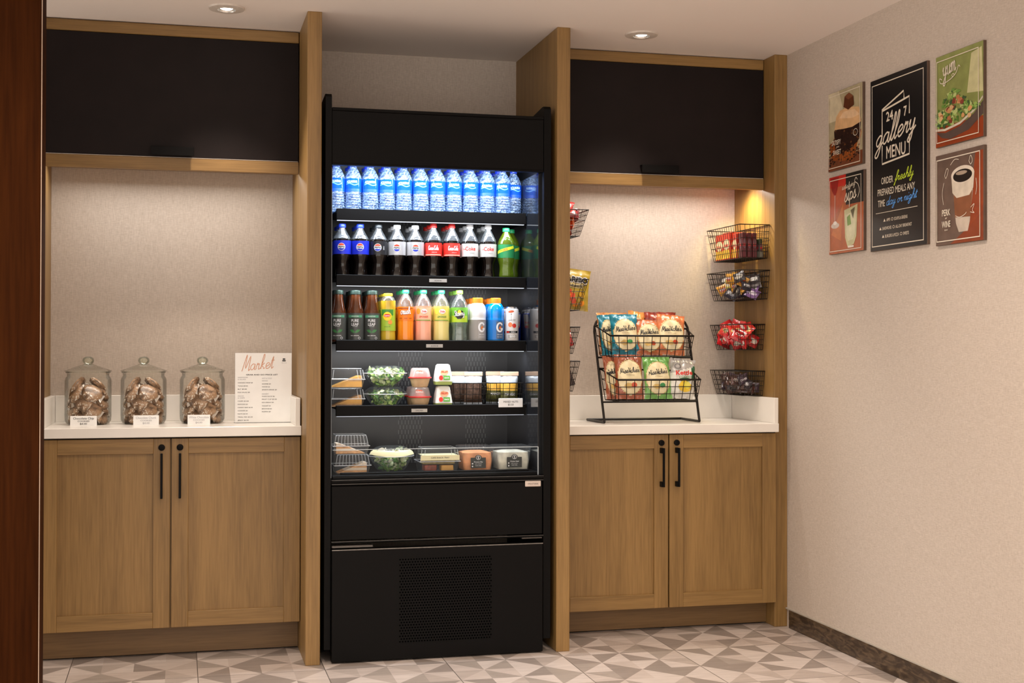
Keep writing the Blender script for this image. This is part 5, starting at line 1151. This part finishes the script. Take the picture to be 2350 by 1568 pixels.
# ================================================================ MENU BOARDS
EDGEB = mat('board_edge', (.10, .06, .04), .5, var=.15)
def board(name, label, y0, y1, z0, z1, base, art):
    w, h = y0 - y1, z1 - z0; mb = MB()
    mb.box(XR - .012, y1, z0, XR - .0004, y0, z1, EDGEB, .0008)
    fn = lambda x, y, l: (XR - .0122 - .00025 * l, y0 - x, z0 + y)
    mb.art(sRect(0.001, 0.001, w - .001, h - .001), base, fn, 0)
    art(mb, fn, w, h)
    return tag(mb.build(name), label, 'poster')
def pp(n, c, **k): return mat('poster_' + n, c, .32, var=k.get('var', .12), scale=k.get('scale', 30))
PWH = pp('white', (.72, .64, .52), var=.03)
def clipx(s, w, h):  # keep artwork on the board
    return [(max(.001, min(w - .001, x)), max(.001, min(h - .001, y))) for x, y in s[0]], s[1]
def a_menu(mb, fn, w, h):
    mb.art(sFrame(.012, .016, w - .022, h - .020, .0035), PWH, fn, 2)
    c = w / 2 - .012; L_ = lambda p, ww=.009: mb.art(sLine(p, ww), PWH, fn, 3)
    # folded menu outline
    L_([(c - .098, .435), (c - .098, .530), (c + .055, .575), (c + .058, .545)], .007); L_([(c - .098, .525), (c + .094, .548), (c + .094, .485)], .007)
    L_([(c - .098, .395), (c - .098, .325), (c + .094, .338), (c + .094, .410)], .007); L_([(c - .098, .458), (c - .098, .44)], .007)
    mb.art(sText('24', .036, .050, c - .044, .500, .02, 0, .05), PWH, fn, 3); mb.art(sText('7', .036, .022, c + .066, .500, .02, 0, .05), PWH, fn, 3)
    mb.art(sScript('gallery', .038, .17, c - .002, .428, .285, .12, .35, 1.35), PWH, fn, 4)
    mb.art(sText('MENU', .048, .136, c, .366, .012), PWH, fn, 3)
    mb.art(sText('ORDER', .026, .085, c - .062, .262, .004), PWH, fn, 3); mb.art(sScript('freshly', .016, .19, c + .058, .262, .130, .05, .3, 1.2), pp('lime', (.55, .70, .05)), fn, 3)
    mb.art(sText('PREPARED MEALS ANY', .026, .262, c, .220, .004), PWH, fn, 3)
    mb.art(sText('TIME', .026, .050, c - .104, .178, .004), PWH, fn, 3); mb.art(sScript('day or night', .015, .19, c + .038, .178, .212, .04, .3, 1.2), pp('sky', (.10, .32, .75)), fn, 3)
    mb.art(sRect(c - .145, .141, c + .148, .143), PWH, fn, 3)
    for i, (a, b) in enumerate((('APPS', 'SOUPS & GREENS'), ('SANDWICHES', 'ALL-DAY BREAKFAST'), ('BURGERS & PIZZA', 'SWEETS'))):
        y = .112 - .030 * i; la, lb_ = len(a) * .0066, len(b) * .0066; tot = la + lb_ + .06; x = c - tot / 2
        mb.art(sPoly([(x, y - .005), (x + .016, y - .005), (x + .008, y + .006)]), PWH, fn, 3); x += .022
        mb.art(sText(a, .012, la, x + la / 2, y, .006), PWH, fn, 3); x += la + .007
        mb.art(sRing(x + .008, y, .008, .006, .002, 12), PWH, fn, 3); x += .022
        mb.art(sText(b, .012, lb_, x + lb_ / 2, y, .006), PWH, fn, 3)
board('menu_board', 'tall black menu board with white lettering between the four food photos', -.505, -.902, 1.583, 2.236, pp('black', (.006, .006, .007), var=.05), a_menu)
def a_dessert(mb, fn, w, h):
    rr = random.Random(2); P = lambda s, n, c, l: mb.art(clipx(s, w, h), pp(n, c), fn, l)
    P(sPoly([(.001, .2), (.14, .2), (.09, h - .001), (.001, h - .001)]), 'd_light', (.60, .52, .36), 1)
    P(sRect(.001, .001, w - .001, .055), 'd_table', (.16, .05, .02), 1)
    P(sPoly([(.03, .045), (.20, .02), (.27, .135), (.18, .15), (.05, .12), (.01, .11)]), 'd_cup', (.24, .06, .012), 2)
    for i in range(9): P(sLine([(.10 + .018 * i, .03 + .003 * i), (.12 + .019 * i, .12 + .001 * i)], .004), 'd_cup2', (.42, .13, .03), 3)
    P(sPoly([(.05, .16), (.06, .075), (.10, .06), (.20, .075), (.255, .10), (.27, .175), (.16, .17)]), 'd_dark', (.025, .010, .007), 3)
    for i in range(130):
        x, y = rr.uniform(.01, .26), rr.uniform(.02, .175); 
        if abs(x - .16) < .11 or y < .11: P(sEll(x, y, .008, .004, 5, 1), 'd_crumb%d' % (i % 3), [(.05, .02, .012), (.015, .007, .005), (.12, .05, .02)][i % 3], 4)
    P(sPoly([(.055, .165), (.07, .215), (.10, .235), (.17, .24), (.255, .225), (.27, .165), (.20, .155), (.13, .158)]), 'd_cream', (.66, .40, .20), 4)
    P(sPoly([(.095, .205), (.13, .226), (.22, .222), (.26, .195), (.2, .19)]), 'd_cream2', (.74, .50, .30), 5)
    P(sPoly([(.13, .245), (.14, .285), (.175, .295), (.21, .275), (.215, .240), (.17, .228)]), 'd_choc', (.10, .03, .012), 6); P(sPoly([(.14, .285), (.175, .295), (.21, .275), (.17, .268)]), 'd_choc2', (.20, .07, .03), 7)
    mb.art(sFrame(.008, .010, w - .016, h - .014, .003), PWH, fn, 8)
    mb.art(sText('SATISFY', .020, .075, .072, .112, .01, .05), PWH, fn, 9); mb.art(sText('your', .008, .024, .085, .094, .01, .05), PWH, fn, 9); mb.art(sText('SWEET', .020, .066, .078, .072, .01, .05), PWH, fn, 9)
    mb.art(sRing(.228, .130, .018, .014, .002, 16), PWH, fn, 9)
board('food_poster', 'dessert poster of a chocolate cupcake, upper left of the black menu board', -.165, -.445, 1.932, 2.250, pp('d_bg', (.40, .34, .21)), a_dessert)
def a_sips(mb, fn, w, h):
    P = lambda s, n, c, l: mb.art(clipx(s, w, h), pp(n, c), fn, l)
    P(sPoly([(.001, .13), (.15, .22), (.28, .19), (.28, .001), (.001, .001)]), 's_wood', (.40, .10, .03), 1); P(sPoly([(.02, .08), (.12, .20), (.10, .05)]), 's_wood2', (.50, .15, .04), 2)
    P(sRect(.14, .19, w - .001, h - .001), 's_black', (.010, .010, .010), 2)
    P(sRect(.001, .27, .14, h - .001), 's_red', (.50, .02, .012), 1); P(sPoly([(.012, .31), (.085, .31), (.068, .255), (.055, .235), (.045, .235), (.022, .262)]), 's_wine', (.28, .006, .006), 3)
    P(sRect(.047, .125, .054, .238), 's_stem', (.55, .30, .24), 3); P(sEll(.052, .115, .034, .012, 18), 's_foot', (.55, .46, .40), 3); P(sEll(.052, .125, .015, .008, 14), 's_foot2', (.78, .72, .66), 4)
    P(sPoly([(.128, .17), (.235, .185), (.225, .06), (.205, .03), (.155, .022), (.135, .06)]), 's_glass', (.52, .50, .28), 4); P(sPoly([(.14, .15), (.225, .162), (.215, .07), (.20, .05), (.158, .045), (.146, .07)]), 's_ice', (.62, .60, .40), 5)
    P(sPoly([(.15, .14), (.175, .15), (.185, .11), (.155, .105)]), 's_mint', (.16, .30, .05), 6); P(sPoly([(.18, .165), (.215, .175), (.20, .13)]), 's_dark', (.10, .09, .04), 6); P(sRect(.158, .018, .205, .026), 's_base', (.75, .68, .58), 6)
    mb.art(sFrame(.008, .010, w - .016, h - .014, .003), PWH, fn, 8)
    mb.art(sScript('satisfying', .010, .17, .165, .262, .105, .1, .2), PWH, fn, 9); mb.art(sScript('sips', .030, .16, .180, .222, .095, .12, .2, 1.1), PWH, fn, 9); mb.art(sLine([(.238, .21), (.252, .235), (.24, .262), (.215, .275), (.225, .290), (.235, .28)], .003, 5), PWH, fn, 9)
board('food_poster', 'drinks poster with red wine and iced glass, lower left of the menu board', -.172, -.453, 1.594, 1.908, pp('s_bg', (.45, .09, .04)), a_sips)
def a_yum(mb, fn, w, h):
    rr = random.Random(5); P = lambda s, n, c, l: mb.art(clipx(s, w, h), pp(n, c), fn, l)
    P(sRect(.001, .001, w - .001, .07), 'y_table', (.26, .045, .012), 1); P(sPoly([(.19, .16), (.215, .29), (.275, .30), (.283, .15)]), 'y_wall', (.55, .52, .28), 1)
    P(sPoly([(.001, .055), (.06, .045), (.15, .055), (.23, .085), (.283, .12), (.283, .075), (.20, .035), (.09, .02), (.04, .03)]), 'y_bowl', (.09, .06, .05), 3)
    P(sLine([(.001, .062), (.06, .056), (.15, .066), (.23, .095), (.283, .132)], .008), 'y_rim', (.62, .55, .45), 4)
    cols = [(.16, .30, .06), (.28, .42, .10), (.08, .18, .03), (.45, .52, .20), (.05, .10, .04)]; c2 = [(.58, .30, .12), (.45, .17, .07), (.66, .42, .20), (.22, .05, .03)]
    for i in range(230):
        x = rr.uniform(.005, .26); top = .10 + .085 * math.exp(-((x - .11) / .085) ** 2); y = rr.uniform(.068 + max(0, (x - .12) * .3), top + .005)
        P(sEll(x, y, rr.uniform(.004, .013), rr.uniform(.003, .008), 8, 1, wob=.45, seed=i), 'y_l%d' % (i % 5), cols[i % 5], 5 + i % 3)
    for i in range(20):
        x = rr.uniform(.03, .22); top = .09 + .08 * math.exp(-((x - .11) / .08) ** 2); y = rr.uniform(.08, top)
        P(sEll(x, y, .012, .009, 7, 1, wob=.25, seed=i + 40), 'y_c%d' % (i % 4), c2[i % 4], 8)
    mb.art(sFrame(.010, .014, w - .022, h - .018, .003), PWH, fn, 11)
    mb.art(sScript('yum', .032, .14, .090, .262, .080, .15, .2), PWH, fn, 12); mb.art(sLine([(.045, .232), (.03, .238), (.035, .222), (.06, .218), (.10, .226), (.13, .240), (.145, .262), (.155, .256)], .0028, 5), PWH, fn, 12); mb.art(sRing(.112, .236, .008, .006, .0022, 12), PWH, fn, 12)
board('food_poster', 'salad poster with green background, upper right of the menu board', -.958, -1.242, 1.914, 2.232, pp('y_bg', (.24, .27, .08)), a_yum)
def a_perk(mb, fn, w, h):
    P = lambda s, n, c, l: mb.art(clipx(s, w, h), pp(n, c), fn, l)
    P(sPoly([(.20, .001), (.283, .001), (.283, .30), (.24, .30), (.20, .10)]), 'p_wood', (.26, .05, .015), 1); P(sPoly([(.09, .001), (.283, .001), (.283, .10), (.20, .05)]), 'p_wood2', (.22, .045, .015), 2)
    P(sPoly([(.110, .175), (.225, .175), (.207, .07), (.195, .038), (.142, .038), (.125, .07)]), 'p_cup', (.50, .42, .34), 3)
    P(sPoly([(.112, .168), (.222, .172), (.212, .085), (.120, .09)]), 'p_sleeve', (.22, .08, .035), 4)
    P(sPoly([(.098, .235), (.105, .175), (.13, .155), (.205, .158), (.228, .180), (.235, .235)]), 'p_lip', (.60, .52, .42), 5)
    P(sEll(.166, .232, .068, .030, 26), 'p_rim', (.66, .58, .48), 6); P(sEll(.166, .228, .056, .022, 24), 'p_coffee', (.012, .008, .006), 7); P(sEll(.16, .238, .034, .007, 16), 'p_foam', (.35, .27, .20), 8)
    mb.art(sFrame(.008, .012, w - .018, h - .016, .0035), PWH, fn, 9)
    for p in ([(.145, .285), (.12, .288), (.095, .272)], [(.055, .215), (.045, .18), (.052, .14)], [(.245, .21), (.25, .18), (.243, .155)], [(.125, .095), (.150, .088), (.18, .095), (.19, .102)], [(.205, .272), (.215, .29), (.225, .272), (.215, .260), (.205, .272)], [(.06, .24), (.072, .262), (.082, .255), (.068, .230), (.06, .24)], [(.215, .115), (.235, .125), (.225, .105), (.235, .095), (.212, .10)]):
        mb.art(sLine(p, .0022, 5), PWH, fn, 10)
    mb.art(sText('PERK', .022, .050, .068, .112, .02), PWH, fn, 10); mb.art(sText('or', .007, .012, .068, .093, .02), PWH, fn, 10); mb.art(sText('WINE', .022, .052, .068, .072, .02), PWH, fn, 10); mb.art(sText('down', .006, .02, .068, .052, .01), PWH, fn, 10)
board('food_poster', 'coffee cup poster with brown background, lower right of the menu board', -.957, -1.243, 1.571, 1.886, pp('p_bg', (.13, .085, .065)), a_perk)
